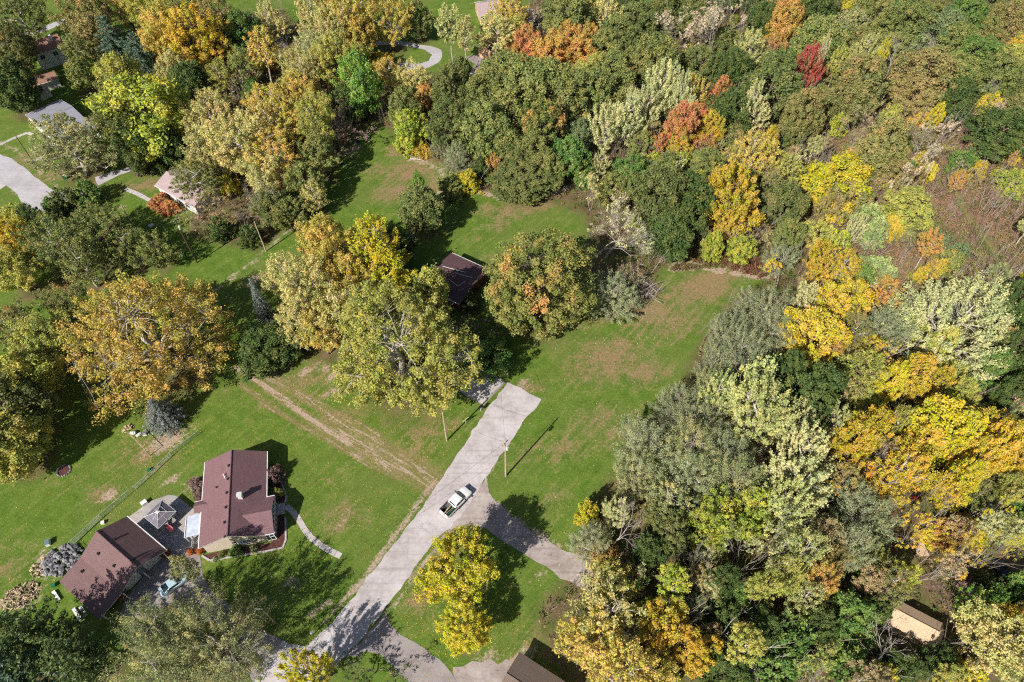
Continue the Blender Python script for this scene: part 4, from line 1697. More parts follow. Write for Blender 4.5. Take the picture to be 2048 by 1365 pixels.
# ------------------------------------------------------------------ undergrowth and fallen leaves: too many to count
def undergrowth_material(name):
    m = bpy.data.materials.new(name)
    m.use_nodes = True
    nt = m.node_tree
    nt.nodes.clear()
    h = NT(nt)
    a = h.n("ShaderNodeAttribute", attribute_name="lv")
    bs = h.n("ShaderNodeBsdfPrincipled")
    bs.inputs["Roughness"].default_value = 0.6
    bs.inputs["Specular IOR Level"].default_value = 0.2
    h.l(a.outputs["Color"], bs.inputs["Base Color"])
    tr = h.n("ShaderNodeBsdfTranslucent")
    h.l(a.outputs["Color"], tr.inputs[0])
    mx = h.n("ShaderNodeMixShader")
    mx.inputs[0].default_value = 0.25
    h.l(bs.outputs[0], mx.inputs[1])
    h.l(tr.outputs[0], mx.inputs[2])
    out = h.n("ShaderNodeOutputMaterial")
    h.l(mx.outputs[0], out.inputs[0])
    return m


M_UNDER = undergrowth_material("undergrowth_leaves")


def scatter_clumps(name, region, n_cl, per, size, hmax, palette, label, cat, seed, rad=0.55, avoid=None, aspect=0.5, upn=0.3):
    rng = np.random.default_rng(seed)
    lo, hi = region.min(0), region.max(0)
    lo = np.maximum(lo, [-190, 12])
    hi = np.minimum(hi, [190, 262])
    P = np.zeros((0, 2))
    while len(P) < n_cl:
        c = lo + (hi - lo) * rng.random((n_cl * 2, 2))
        c = c[inside(c, region)]
        c = c[np.abs(c[:, 0]) < 30 + 0.68 * c[:, 1] + 20]
        if avoid is not None:
            c = c[avoid(c)]
        P = np.vstack([P, c])
    P = P[:n_cl]
    patch = np.sin(P[:, 0] * 0.21 + 1.3 * np.sin(P[:, 1] * 0.17)) + np.sin(P[:, 1] * 0.29 + np.sin(P[:, 0] * 0.13) * 2) + rng.normal(size=n_cl) * 0.75
    rank = np.argsort(np.argsort(patch)) / n_cl
    pal = np.array([lin(c) for c in palette])
    ci = np.minimum((rank * len(pal)).astype(int), len(pal) - 1)
    hh = hmax * (0.25 + 0.75 * rng.random(n_cl) ** 1.6)
    C = np.column_stack([P, hh * 0.5])
    O = unit(np.column_stack([rng.normal(size=(n_cl, 2)) * 0.2, np.ones(n_cl)]))
    V, A = leaf_cloud(rng, C, O, rad * (0.6 + 0.8 * rng.random(n_cl)), per, size, 1.3, aspect, 0.2, upn, 0.8)
    V[:, 2] = np.maximum(V[:, 2], 0.03)
    col = np.repeat(pal[ci], per * 4, 0)
    f = (0.55 + 0.7 * A[:, 0:1])
    A2 = np.column_stack([col * f, np.ones(len(V))])
    me = fast_mesh(name, V, np.arange(len(V)).reshape(-1, 4), A2)
    me.materials.append(M_UNDER)
    o = bpy.data.objects.new(name, me)
    COL.objects.link(o)
    stuff(o, label, cat)
    return o


scatter_clumps("undergrowth", WOOD_RIGHT, 11500, 15, 0.17, 1.7,
               [(84, 104, 50), (104, 126, 56), (146, 136, 80), (96, 112, 56), (178, 154, 118), (150, 132, 108), (166, 156, 76), (128, 122, 84), (190, 166, 136)],
               "tangled low undergrowth covering the floor of the right-hand wood", "undergrowth", 21, 0.8, off_pavement)
scatter_clumps("undergrowth", WOOD_MID, 1700, 18, 0.17, 1.4, [(86, 104, 52), (150, 136, 96), (166, 146, 114), (104, 120, 60), (150, 120, 108)],
               "low undergrowth below the tan trees left of the far lawn", "undergrowth", 22, 0.7)
scatter_clumps("meadow_weeds", MEADOW, 9500, 17, 0.18, 0.9,
               [(178, 140, 116), (190, 156, 130), (160, 130, 108), (170, 156, 100), (140, 144, 80), (186, 168, 96), (176, 134, 110), (162, 134, 124), (126, 142, 76)],
               "reddish brown dry weeds of the brushy meadow at the right", "weeds", 23, 0.55, off_pavement, 0.3, 0.1)
_edge = poly_w([(1340, 545), (1360, 512), (1420, 500), (1500, 510), (1545, 545), (1520, 560), (1440, 536)])
scatter_clumps("dry_weeds", _edge, 420, 24, 0.14, 1.2, [(140, 92, 76), (160, 110, 84), (120, 84, 66), (130, 120, 70)], "reddish dry weeds along the far end of the near field", "weeds", 24, 0.5)


def scatter_stems(name, region, n, hmin, hmax, label, seed, avoid=None):
    """thin leafless stems standing in the brush"""
    rng = np.random.default_rng(seed)
    lo, hi = np.maximum(region.min(0), [-190, 12]), np.minimum(region.max(0), [190, 262])
    P = np.zeros((0, 2))
    while len(P) < n:
        c = lo + (hi - lo) * rng.random((n * 2, 2))
        c = c[inside(c, region)]
        c = c[np.abs(c[:, 0]) < 30 + 0.68 * c[:, 1] + 20]
        dense = np.sin(c[:, 0] * 0.17 + 2) + np.sin(c[:, 1] * 0.23 + c[:, 0] * 0.05) + rng.normal(size=len(c)) * 0.6
        c = c[dense > 0.1]
        if avoid is not None:
            c = c[avoid(c)]
        P = np.vstack([P, c])
    P = P[:n]
    V, Q, A = [], [], []
    pal = np.array([lin(c) for c in ((216, 204, 192), (196, 180, 168), (226, 218, 208), (180, 162, 150))])
    for i in range(n):
        h = rng.uniform(hmin, hmax)
        lean = rng.normal(size=2) * 0.16
        b = np.array([P[i, 0], P[i, 1], 0.0])
        r0 = 0.012 + 0.007 * h
        segs = [(b, b + np.array([lean[0] * h, lean[1] * h, h]), r0)]
        for _ in range(3):
            t = rng.uniform(0.35, 0.85)
            q = segs[0][0] + (segs[0][1] - segs[0][0]) * t
            d = np.array([rng.normal() * 0.5, rng.normal() * 0.5, 1.0])
            segs.append((q, q + d * h * rng.uniform(0.2, 0.42), r0 * 0.55))
        col = pal[rng.integers(0, 4)] * rng.uniform(0.8, 1.1)
        for a, e, r in segs:
            o = len(V)
            for p, k in ((a, 1.0), (e, 0.35)):
                for t in (0, 2.094, 4.189):
                    V.append(p + np.array([math.cos(t), math.sin(t), 0]) * r * k)
            Q += [(o, o + 1, o + 4, o + 3), (o + 1, o + 2, o + 5, o + 4), (o + 2, o, o + 3, o + 5)]
            A += [np.append(col, 1.0)] * 6
    me = fast_mesh(name, np.array(V), np.array(Q), np.array(A))
    me.materials.append(M_UNDER)
    o = bpy.data.objects.new(name, me)
    COL.objects.link(o)
    stuff(o, label, "stems")


scatter_stems("bare_stems", WOOD_RIGHT, 3600, 3.0, 8.5, "thin pale leafless stems standing throughout the right-hand wood", 31, off_pavement)
scatter_stems("brush_stems", MEADOW, 260, 2.0, 5.0, "thin pale leafless stems leaning over the brushy meadow", 32, off_pavement)
scatter_stems("sapling_stems", WOOD_MID, 350, 3.0, 8.0, "thin pale sapling stems under the tan trees at left", 33)


def fallen_leaves():
    rng = np.random.default_rng(77)
    P, Cc = [], []
    pal = {'gold': (214, 176, 84), 'tan': (206, 184, 128), 'rust': (170, 120, 70), 'yellow': (220, 196, 80), 'pale': (216, 206, 180)}
    for cx, cy, r, n, c in ((290, 720, 16, 1700, 'gold'), (322, 870, 7, 300, 'gold'), (800, 800, 14, 1300, 'gold'), (620, 720, 12, 700, 'tan'), (917, 1190, 9, 800, 'yellow'), (930, 1290, 9, 500, 'gold'),
                            (1070, 660, 14, 800, 'rust'), (700, 900, 20, 900, 'gold'), (560, 860, 20, 500, 'gold'), (620, 1100, 14, 500, 'tan'), (1000, 470, 16, 400, 'tan'), (150, 960, 20, 700, 'gold'),
                            (1200, 640, 12, 300, 'pale'), (1250, 760, 22, 350, 'pale'), (1100, 900, 16, 300, 'tan'), (330, 940, 12, 500, 'gold'), (910, 565, 7, 300, 'tan'), (550, 560, 14, 500, 'tan'), (1180, 1150, 8, 300, 'tan')):
        g = at(cx, cy)
        a = rng.random(n) * 6.283
        rr = r * np.sqrt(rng.random(n))
        P.append(np.column_stack([g.x + rr * np.cos(a), g.y + rr * np.sin(a), np.full(n, 0.045) + rng.random(n) * 0.02]))
        Cc.append(np.tile(np.array(lin(pal[c])), (n, 1)) * (0.6 + 0.7 * rng.random((n, 1))))
    P, Cc = np.vstack(P), np.vstack(Cc)
    n = len(P)
    nr = unit(np.column_stack([rng.normal(size=(n, 2)) * 0.3, np.ones(n)]))
    t1 = unit(np.cross(nr, rng.normal(size=(n, 3))))
    t2 = np.cross(nr, t1)
    s = 0.045 + 0.05 * rng.random((n, 1))
    V = np.stack([P - t2 * s, P + t1 * s, P + t2 * s, P - t1 * s], 1).reshape(-1, 3)
    A = np.column_stack([np.repeat(Cc, 4, 0), np.ones(4 * n)])
    me = fast_mesh("fallen_leaves", V, np.arange(4 * n).reshape(-1, 4), A)
    me.materials.append(M_UNDER)
    o = bpy.data.objects.new("fallen_leaves", me)
    COL.objects.link(o)
    stuff(o, "yellow and tan fallen leaves sprinkled over the lawns", "leaves")


fallen_leaves()
# ------------------------------------------------------------------ materials for built things
M_ROOF = shingle("maroon_shingles", (116, 88, 93), (138, 107, 111))
M_ROOF_G = shingle("brown_shingles", (112, 89, 90), (130, 104, 104))
M_ROOF_D = shingle("dark_brown_shingles", (92, 70, 74), (108, 82, 86))
M_ROOF_GREY = shingle("grey_shingles", (138, 138, 150), (156, 156, 168))
M_ROOF_M = shingle("mauve_shingles", (166, 146, 150), (184, 164, 166))
M_ROOF_B = shingle("tan_brown_shingles", (140, 106, 92), (160, 124, 106))
M_ROOF_TAN = shingle("tan_shingles", (196, 168, 140), (210, 184, 156))
M_CREAM = siding("cream_siding", (226, 212, 194))
M_WHITE_S = siding("white_siding", (232, 232, 228))
M_GREY_S = siding("grey_siding", (150, 152, 162))
M_PEACH = siding("peach_siding", (226, 184, 150))
M_REDWOOD = siding("redwood_siding", (120, 66, 56))
M_TRIM = paint("white_trim", (232, 232, 230), 0.5, 0.06)
M_GLASS = paint("window_glass", (40, 48, 58), 0.08, 0.2, 2.0, 0.0, 0.8)
M_GLASS_L = paint("sky_glass", (120, 138, 150), 0.1, 0.2, 2.0, 0.0, 0.8)
M_BLACK = paint("black_metal", (34, 34, 38), 0.5)
M_MULCH = paint("dark_mulch", (92, 56, 56), 0.95, 0.45, 6.0)
M_STONE = paint("grey_stone", (150, 148, 150), 0.9, 0.35, 2.5)
M_STONE2 = paint("dark_stone", (104, 102, 108), 0.9, 0.35, 2.5)
M_WOOD = paint("split_wood", (208, 184, 150), 0.85, 0.25, 6.0)
M_WOOD2 = paint("old_wood", (150, 130, 112), 0.9, 0.25, 5.0)
M_POLE = paint("weathered_pole", (192, 172, 146), 0.9, 0.2, 2.0)
M_POLE_D = paint("dark_pole", (92, 72, 60), 0.9, 0.2, 2.0)
M_GALV = paint("galvanised_steel", (206, 210, 212), 0.5, 0.1, 3.0, 0.0)
M_CAR = paint("white_car_paint", (240, 240, 240), 0.22, 0.03, 1.0, 0.0, 0.6)
M_CAR_B = paint("pale_blue_car_paint", (190, 214, 226), 0.2, 0.03, 1.0, 0.0, 0.6)
M_CAR_D = paint("dark_car_paint", (40, 44, 54), 0.2, 0.05, 1.0, 0.0, 0.6)
M_TYRE = paint("tyre_rubber", (36, 36, 38), 0.9, 0.2)
M_RED = paint("red_plastic", (196, 56, 50), 0.4)
M_PINK = paint("pink_cushion", (206, 130, 140), 0.8)
M_BLUE = paint("blue_plastic", (44, 110, 190), 0.4)
M_GREEN = paint("green_plastic", (40, 120, 76), 0.4)
M_ORANGE = paint("orange_flowers", (206, 100, 50), 0.8, 0.4, 9.0)
M_CANOPY = paint("grey_canopy", (116, 110, 122), 0.7, 0.12, 3.0)
M_YELLOW = paint("pale_yellow_board", (232, 222, 170), 0.6)
M_TANW = paint("tan_wall", (204, 178, 150), 0.8)
M_TARP = paint("white_tarp", (226, 228, 234), 0.5, 0.1)
M_WIRE = paint("wire", (60, 58, 60), 0.6)
RZ = lambda a, b: math.atan2(b.y - a.y, b.x - a.x)


class Frame:
    """local frame of a building: turns surveyed spots into its own coordinates"""
    def __init__(s, ob):
        s.m = (Matrix.Translation(ob.location) @ Matrix.Rotation(ob.rotation_euler.z, 4, 'Z')).inverted()
    def __call__(s, px, py, z=0.0):
        return s.m @ at(px, py, z)


def window(parent, c, w, h, axis, panes=(2, 1), glass=None, name="window"):
    """window set on a wall: axis 'y' faces -y, '+x' faces +x, '-x' faces -x, '+y' faces +y"""
    rot = {'y': 0, '+x': math.pi / 2, '-x': -math.pi / 2, '+y': math.pi}[axis]
    R = Matrix.Rotation(rot, 3, 'Z')
    P = lambda x, y, z: Vector(c) + R @ Vector((x, y, z))
    g = MB().box(P(0, -0.02, 0), (w, 0.05, h), rot).build(name, glass or M_GLASS, parent)
    f = MB()
    t = 0.07
    for z in (-h / 2, h / 2):
        f.box(P(0, -0.06, z), (w + 2 * t, 0.08, t), rot)
    for x in [(-w / 2) + w * i / panes[0] for i in range(panes[0] + 1)]:
        f.box(P(x, -0.058, 0), (t, 0.076, h - t), rot)
    for j in range(1, panes[1]):
        f.box(P(0, -0.056, -h / 2 + h * j / panes[1]), (w - t, 0.07, t), rot)
    f.build("frame", M_TRIM, g)
    return g


def gable_house(name, label, loc, rot, W, L, eave, ridge, roofm, wallm, over=0.4, windows=(), door=None, chimney=None, gutter=True):
    """ridge along local y; W across x, L along y"""
    root = tag(empty(name, loc, rot), label, "house" if "house" in name else "shed")
    hw, hl = W / 2, L / 2
    wb = MB()
    x, y = hw - over, hl - over * 0.7
    gz = eave + (ridge - eave) * (1 - (over / hw)) if False else eave + 0.02
    rz_ = ridge - 0.2
    wb.add([(-x, -y, 0), (x, -y, 0), (x, y, 0), (-x, y, 0), (-x, -y, gz), (x, -y, gz), (x, y, gz), (-x, y, gz), (0, -y, rz_), (0, y, rz_)],
           [(0, 1, 5, 8, 4), (2, 3, 7, 9, 6), (1, 2, 6, 5), (3, 0, 4, 7)])
    wb.build("wall", wallm, root)
    rb = MB()
    rb.slab([(-hw, -hl, eave), (0, -hl, ridge), (0, hl, ridge), (-hw, hl, eave)][::-1], 0.16)
    rb.slab([(hw, hl, eave), (0.001, hl, ridge), (0.001, -hl, ridge), (hw, -hl, eave)][::-1], 0.16)
    roof = rb.build("roof", roofm, root, uv=True)
    MB().tube([(0, -hl, ridge + 0.0), (0, hl, ridge + 0.0)], [0.09, 0.09], 6).build("ridge_cap", roofm, roof, uv=True)
    if gutter:
        for s_ in (-1, 1):
            MB().box((s_ * (hw + 0.06), 0, eave - 0.06), (0.12, L, 0.13)).build("gutter", M_TRIM, roof)
        for s_ in (-1, 1):
            for q in (-1, 1):
                a, b = Vector((q * hw, s_ * (hl + 0.02), eave - 0.1)), Vector((0, s_ * (hl + 0.02), ridge - 0.1))
                MB().add([a, b, b + Vector((0, 0, 0.12)), a + Vector((0, 0, 0.12))], [(0, 1, 2, 3)]).build("rake_trim", M_TRIM, roof)
    for (c, w, h, ax, pn) in windows:
        window(root, c, w, h, ax, pn)
    if door:
        c, ax = door
        rt = {'y': 0, '+x': math.pi / 2, '-x': -math.pi / 2, '+y': math.pi}[ax]
        d = MB().box(c, (0.95, 0.1, 2.05), rt).build("door", M_TRIM, root)
        MB().box(Vector(c) + Matrix.Rotation(rt, 3, 'Z') @ Vector((0.36, -0.08, 0)), (0.06, 0.08, 0.06), rt).build("handle", M_BLACK, d)
    if chimney:
        cx, cy, cz = chimney
        MB().box((cx, cy, cz), (0.7, 0.7, 1.6)).build("chimney", M_TRIM, roof)
    return root, roof


# ------------------------------------------------------------------ the maroon roofed house
H = tag(empty("ranch_house", (-44.75, 47.85, 0), math.radians(11.8)), "cream ranch house with maroon shingle roof and glazed porch, lower left", "house")
F = Frame(H)
EZ, RZZ = 2.75, 5.15
wl = MB()
wl.add([(-4.6, -7.25, 0), (4.6, -7.25, 0), (4.6, 7.25, 0), (-4.6, 7.25, 0), (-4.6, -7.25, EZ), (4.6, -7.25, EZ), (4.6, 7.25, EZ), (-4.6, 7.25, EZ), (0, -7.25, RZZ - .2), (0, 7.25, RZZ - .2)],
       [(0, 1, 5, 8, 4), (2, 3, 7, 9, 6), (1, 2, 6, 5), (3, 0, 4, 7)])
wl.build("wall", M_CREAM, H)
rb = MB()
rb.slab([(-5.05, 7.55, EZ), (0, 7.55, RZZ), (0, -7.55, RZZ), (-5.05, -7.55, EZ)][::-1], 0.16)
rb.slab([(5.05, -7.55, EZ), (0.001, -7.55, RZZ), (0.001, 7.55, RZZ), (5.05, 7.55, EZ)][::-1], 0.16)
roof = rb.build("roof", M_ROOF, H, uv=True)
MB().tube([(0, -7.55, RZZ + .02), (0, 7.55, RZZ + .02)], [0.1, 0.1], 6).build("ridge_cap", M_ROOF, roof, uv=True)
wr = MB()
wr.slab([(6.3, -1.0, 2.8), (6.3, -4.2, 4.36), (1.75, -4.2, 4.36), (5.0, -1.0, 2.8)], 0.14)
wr.slab([(6.3, -4.2, 4.361), (6.3, -7.42, 2.8), (4.9, -7.42, 2.8), (1.75, -4.2, 4.361)], 0.14)
wing = wr.build("porch_roof", M_ROOF, H, uv=True)
MB().add([(5.9, -1.25, 2.66), (5.9, -7.2, 2.66), (5.9, -4.2, 4.2)], [(0, 1, 2)]).build("gable_panel", M_CREAM, H)
er = MB()
er.slab([(-6.2, -1.4, 2.72), (-6.2, -0.45, 3.2), (-4.0, -0.45, 3.26), (-5.02, -1.4, 2.8)], 0.1)
er.slab([(-6.2, -0.449, 3.2), (-6.2, 0.5, 2.72), (-5.02, 0.5, 2.8), (-4.0, -0.449, 3.26)], 0.1)
er.build("entry_roof", M_ROOF, H, uv=True)
for a, b in (((-5.11, -7.55), (-5.11, -1.4)), ((-5.11, 0.5), (-5.11, 7.55)), ((5.11, -1.0), (5.11, 7.55)), ((6.36, -7.42), (6.36, -1.0))):
    MB().box((a[0], (a[1] + b[1]) / 2, EZ - .06), (0.13, b[1] - a[1], 0.14)).build("gutter", M_TRIM, roof)
for q in (-1, 1):
    a, b = Vector((q * 5.05, -7.57, EZ - 0.12)), Vector((0, -7.57, RZZ - 0.12))
    MB().add([a, b, b + Vector((0, 0, .14)), a + Vector((0, 0, .14))], [(0, 1, 2, 3)]).build("rake_trim", M_TRIM, roof)
MB().box((5.6, -7.46, 2.75), (1.4, 0.1, 0.14)).build("rake_trim", M_TRIM, roof)
MB().box((-5.65, 0.54, 2.68), (1.2, 0.1, 0.12)).build("rake_trim", M_TRIM, roof)
MB().box((5.7, -0.95, 2.78), (1.3, 0.1, 0.12)).build("rake_trim", M_TRIM, roof)
# chimney and roof vents
zr = lambda x: EZ + (RZZ - EZ) * (1 - abs(x) / 5.05)
c = F(482.5, 996, 4.3)
ch = MB().box((c.x, c.y, zr(c.x) + 0.4), (0.62, 0.62, 1.3)).build("chimney", M_TRIM, roof, bevel=0.02)
MB().box((c.x, c.y, zr(c.x) + 1.1), (0.8, 0.8, 0.1)).build("chimney_cap", M_GALV, H)
for zx, zy in ((438, 285), (418, 430), (405, 580), (395, 740), (380, 903)):
    c = F(380 + zx / 5.459, 880 + zy / 5.46, 4.9)
    x = min(c.x, -0.35)
    MB().box((x, c.y, zr(x) + 0.1), (0.34, 0.34, 0.24)).build("roof_vent", M_BLACK, roof)
for zx, zy, hh in ((380, 402, 0.6), (392, 425, 0.45), (283, 512, 0.35)):
    c = F(380 + zx / 5.459, 880 + zy / 5.46, 4.4)
    MB().cyl((c.x, c.y, zr(c.x) - .1), 0.12, 0.12, hh + .1, 8).build("vent_pipe", M_TRIM if hh > 0.4 else M_BLACK, roof)
# gable windows with shutters
window(H, (1.45, -7.27, 1.55), 1.9, 0.95, 'y', (3, 1), M_GLASS_L)
for x in (-0.1, 3.0):
    sh = MB().box((x, -7.29, 1.55), (0.5, 0.06, 1.0)).build("shutter", M_BLACK, H)
    MB().box((x, -7.335, 1.55), (0.4, 0.03, 0.1)).build("shutter_rail", M_TRIM, sh)
for y in (3.0, -0.2, 5.5):
    window(H, (4.62, y, 1.6), 1.2, 1.1, '+x', (2, 1))
for y in (5.0, 2.6, -5.5):
    window(H, (-4.62, y, 1.6), 1.1, 1.1, '-x', (2, 1))
# glazed porch
pf = MB()
for y in np.linspace(-7.2, -1.25, 8):
    pf.box((6.0, y, 1.36), (0.1, 0.09, 2.7))
for z in (0.12, 1.35, 2.62):
    pf.box((6.003, -4.22, z), (0.09, 5.95, 0.1))
for x in (4.72, 5.35):
    pf.box((x, -7.2, 1.36), (0.09, 0.1, 2.7))
for z in (0.12, 1.35, 2.62):
    pf.box((5.32, -7.203, z), (1.35, 0.09, 0.1))
pf.build("porch_frame", M_TRIM, H)
ysp = np.linspace(-7.2, -1.25, 8)
for i in range(7):
    for z in (0.74, 1.98):
        MB().box((5.98, (ysp[i] + ysp[i + 1]) / 2, z), (0.03, ysp[i + 1] - ysp[i] - 0.1, 1.14)).build("pane", M_GLASS, H)
for x0, x1 in ((4.72, 5.35), (5.35, 5.95)):
    for z in (0.74, 1.98):
        MB().box(((x0 + x1) / 2, -7.19, z), (x1 - x0 - 0.1, 0.03, 1.14)).build("pane", M_GLASS, H)
# patio cover on the left side
pc = MB().slab([(-7.5, -5.1, 2.25), (-5.15, -5.1, 2.6), (-5.15, -1.55, 2.6), (-7.5, -1.55, 2.25)], 0.06).build("patio_cover", paint("patio_cover_sheet", (196, 204, 222), 0.35, 0.15, 1.2), H)
for a, b in (((-7.5, -5.1), (-7.5, -1.55)), ((-5.2, -5.1), (-5.2, -1.55))):
    MB().box((a[0], (a[1] + b[1]) / 2, 2.3 if a[0] < -6 else 2.62), (0.12, 3.6, 0.14)).build("cover_beam", M_TRIM, H)
for y in (-5.0, -1.65):
    MB().box((-7.42, y, 1.1), (0.1, 0.1, 2.2)).build("post", M_TRIM, H)

bed = structure(sheet("mulch_bed", [(404, 1112), (420, 1122), (470, 1113), (530, 1104), (566, 1096), (572, 1080), (571, 1035), (560, 1030), (549, 1035), (545, 1085), (420, 1108)], 0.03, M_MULCH, 0.05, seed=31))
bed2 = structure(sheet("mulch_bed", [(545, 985), (545, 930), (557, 930), (561, 960), (572, 990), (571, 1005), (556, 1008)], 0.03, M_MULCH, 0.05, seed=32))


def edging(parent, pts):
    W = [at(x, y) for x, y in pts]
    for a, b in zip(W[:-1], W[1:]):
        n = max(1, int((b - a).length / 0.45))
        for i in range(n):
            p = a.lerp(b, (i + .5) / n)
            MB().box((p.x, p.y, 0.07), ((b - a).length / n * 0.94, 0.28, 0.16), RZ(a, b)).build("edging_stone", M_CONC, parent)


edging(bed, [(404, 1112), (420, 1122), (470, 1113), (530, 1104), (566, 1096), (572, 1080), (571, 1035)])
edging(bed2, [(561, 960), (570, 985), (573, 998), (570, 1006)])
st = MB()
g = at(561, 1019)
st.box((g.x, g.y, 0.09), (1.5, 1.9, 0.18), math.radians(11.8))
tag(st.build("porch_step", M_CONC), "grey concrete step slab outside the glazed porch", "step")


# ------------------------------------------------------------------ the garage
GA = tag(empty("garage", (-60.99, 44.65, 0), math.atan2(-0.565, 0.825)), "brown roofed garage with long low rear slope beside the rock pile", "garage")
GF = Frame(GA)
gl = 9.75
wl = MB()
yy = [-0.45, -4.2, -8.1, -11.8]
zz = [2.7, 5.15, 2.98, 2.15]
n0 = len(yy)
ring = [(yy[0], 0)] + [(y, z - .12) for y, z in zip(yy, zz)] + [(yy[-1], 0)]
wl.add([(0.3, y, z) for y, z in ring] + [(8.2, y, z) for y, z in ring],
       [tuple(range(6))[::-1], tuple(range(6, 12)), (0, 1, 7, 6), (4, 5, 11, 10)])
wl.build("wall", M_GREY_S, GA)
rb = MB()
yr = [0, -4.2, -8.1, -12.2]
zr_ = [2.75, 5.2, 3.05, 2.15]
for i in range(3):
    rb.slab([(0, yr[i] + (.001 * i), zr_[i]), (0, yr[i + 1], zr_[i + 1]), (gl, yr[i + 1], zr_[i + 1]), (gl, yr[i] + (.001 * i), zr_[i])], 0.16)
gr = rb.build("roof", M_ROOF_G, GA, uv=True)
MB().tube([(0, -4.2, 5.22), (gl, -4.2, 5.22)], [0.1, 0.1], 6).build("ridge_cap", M_ROOF_G, gr, uv=True)
MB().box((gl / 2, 0.06, 2.7), (gl, 0.13, 0.15)).build("gutter", M_TRIM, gr)
for i in range(3):
    a, b = Vector((gl + .02, yr[i], zr_[i] - .14)), Vector((gl + .02, yr[i + 1], zr_[i + 1] - .14))
    MB().add([a, b, b + Vector((0, 0, .15)), a + Vector((0, 0, .15))], [(0, 1, 2, 3)]).build("rake_trim", M_TRIM, gr)
for x, y in ((3.1, -3.3), (2.6, -6.2), (6.2, -6.0), (2.0, -9.3), (8.1, -3.6)):
    z = np.interp(-y, [0, 4.2, 8.1, 12.2], zr_)
    MB().box((x, y, z + 0.12), (0.36, 0.36, 0.26)).build("roof_vent", M_BLACK, gr)
for y in (-0.6, -4.2, -7.9, -11.6):
    MB().box((gl - 0.2, y, 1.25), (0.16, 0.16, 2.5 if y != -11.6 else 2.1)).build("post", M_TRIM, GA)
for y in (-2.4, -6.0):
    d = MB().box((8.26, y, 1.1), (0.1, 2.5, 2.2)).build("garage_door", M_TRIM, GA)
    for z in (0.55, 1.1, 1.65):
        MB().box((8.32, y, z), (0.03, 2.4, 0.04)).build("door_groove", M_STONE, d)
window(GA, (8.2, -9.8, 1.3), 1.1, 0.9, '+x', (2, 1))


# ------------------------------------------------------------------ patio with gazebo, seats and railing
pat = structure(sheet("patio", [(338, 990), (352, 992), (366, 1002), (402, 1030), (398, 1103), (372, 1108), (333, 1100), (256, 1036), (280, 1018), (300, 1003)], 0.026, M_PATIO, 0.0))
GZ = tag(empty("gazebo", (-56.1, 45.25, 0), math.radians(-34)), "grey hip canopy gazebo with pale ribs on the patio", "gazebo")
s_ = 1.75
cn = MB()
tp = (0, 0, 3.25)
corners = [(-s_, -s_, 2.25), (s_, -s_, 2.25), (s_, s_, 2.25), (-s_, s_, 2.25)]
for i in range(4):
    a, b = corners[i], corners[(i + 1) % 4]
    MB().add([a, b, (0, 0, 3.2)], [(0, 1, 2)]).build("canopy_panel", M_CANOPY, GZ)
    MB().tube([(a[0], a[1], a[2] + .03), (0, 0, 3.24)], [0.035, 0.035], 5).build("rib", M_TRIM, GZ)
    m_ = ((a[0] + b[0]) / 2, (a[1] + b[1]) / 2, 2.28)
    MB().tube([m_, (0, 0, 3.23)], [0.02, 0.02], 4).build("rib", M_TRIM, GZ)
    for f in (0.5,):
        q1 = Vector(a).lerp(Vector((0, 0, 3.2)), f) + Vector((0, 0, .03))
        q2 = Vector(b).lerp(Vector((0, 0, 3.2)), f) + Vector((0, 0, .03))
        MB().tube([q1, q2], [0.022, 0.022], 4).build("rib", M_TRIM, GZ)
    MB().box((a[0] * 0.96, a[1] * 0.96, 1.12), (0.08, 0.08, 2.25)).build("post", M_BLACK, GZ)
    MB().tube([a, b], [0.035, 0.035], 5).build("edge_beam", M_GALV, GZ)
MB().add([(-.3, -.3, 3.2), (.3, -.3, 3.2), (.3, .3, 3.2), (-.3, .3, 3.2), (0, 0, 3.42)], [(0, 1, 4), (1, 2, 4), (2, 3, 4), (3, 0, 4)]).build("vent_cap", M_TRIM, GZ)


def patio_chair(x, y, rz, mat, label):
    g = at(x, y)
    r = tag(empty("patio_chair", (g.x, g.y, 0.03), rz), label, "chair", "patio seats")
    MB().box((0, 0, 0.43), (0.55, 0.55, 0.07)).build("seat", mat, r)
    MB().box((0, 0.27, 0.74), (0.55, 0.06, 0.56)).build("backrest", mat, r)
    for sx in (-1, 1):
        for sy in (-1, 1):
            MB().box((sx * .24, sy * .24, 0.2), (0.05, 0.05, 0.4)).build("leg", mat, r)
        MB().box((sx * .27, 0, 0.62), (0.06, 0.5, 0.04)).build("armrest", mat, r)


patio_chair(339, 1036, 0.4, M_TRIM, "white patio chair nearest the gazebo's right corner")
patio_chair(334, 1049, 2.0, M_TRIM, "white patio chair between gazebo and pink bench")
patio_chair(349, 1033, -0.9, M_TRIM, "white patio chair farthest right beside the gazebo")
g = at(342, 1060)
bn = tag(empty("patio_bench", (g.x, g.y, 0.03), math.radians(-34)), "pink cushioned bench on the patio below the gazebo", "bench")
MB().box((0, 0, 0.42), (1.35, 0.6, 0.16)).build("cushion", M_PINK, bn)
MB().box((0, 0.3, 0.72), (1.35, 0.12, 0.55)).build("backrest", M_PINK, bn)
for sx in (-1, 1):
    for sy in (-1, 1):
        MB().box((sx * .6, sy * .22, 0.17), (0.06, 0.06, 0.34)).build("leg", M_BLACK, bn)


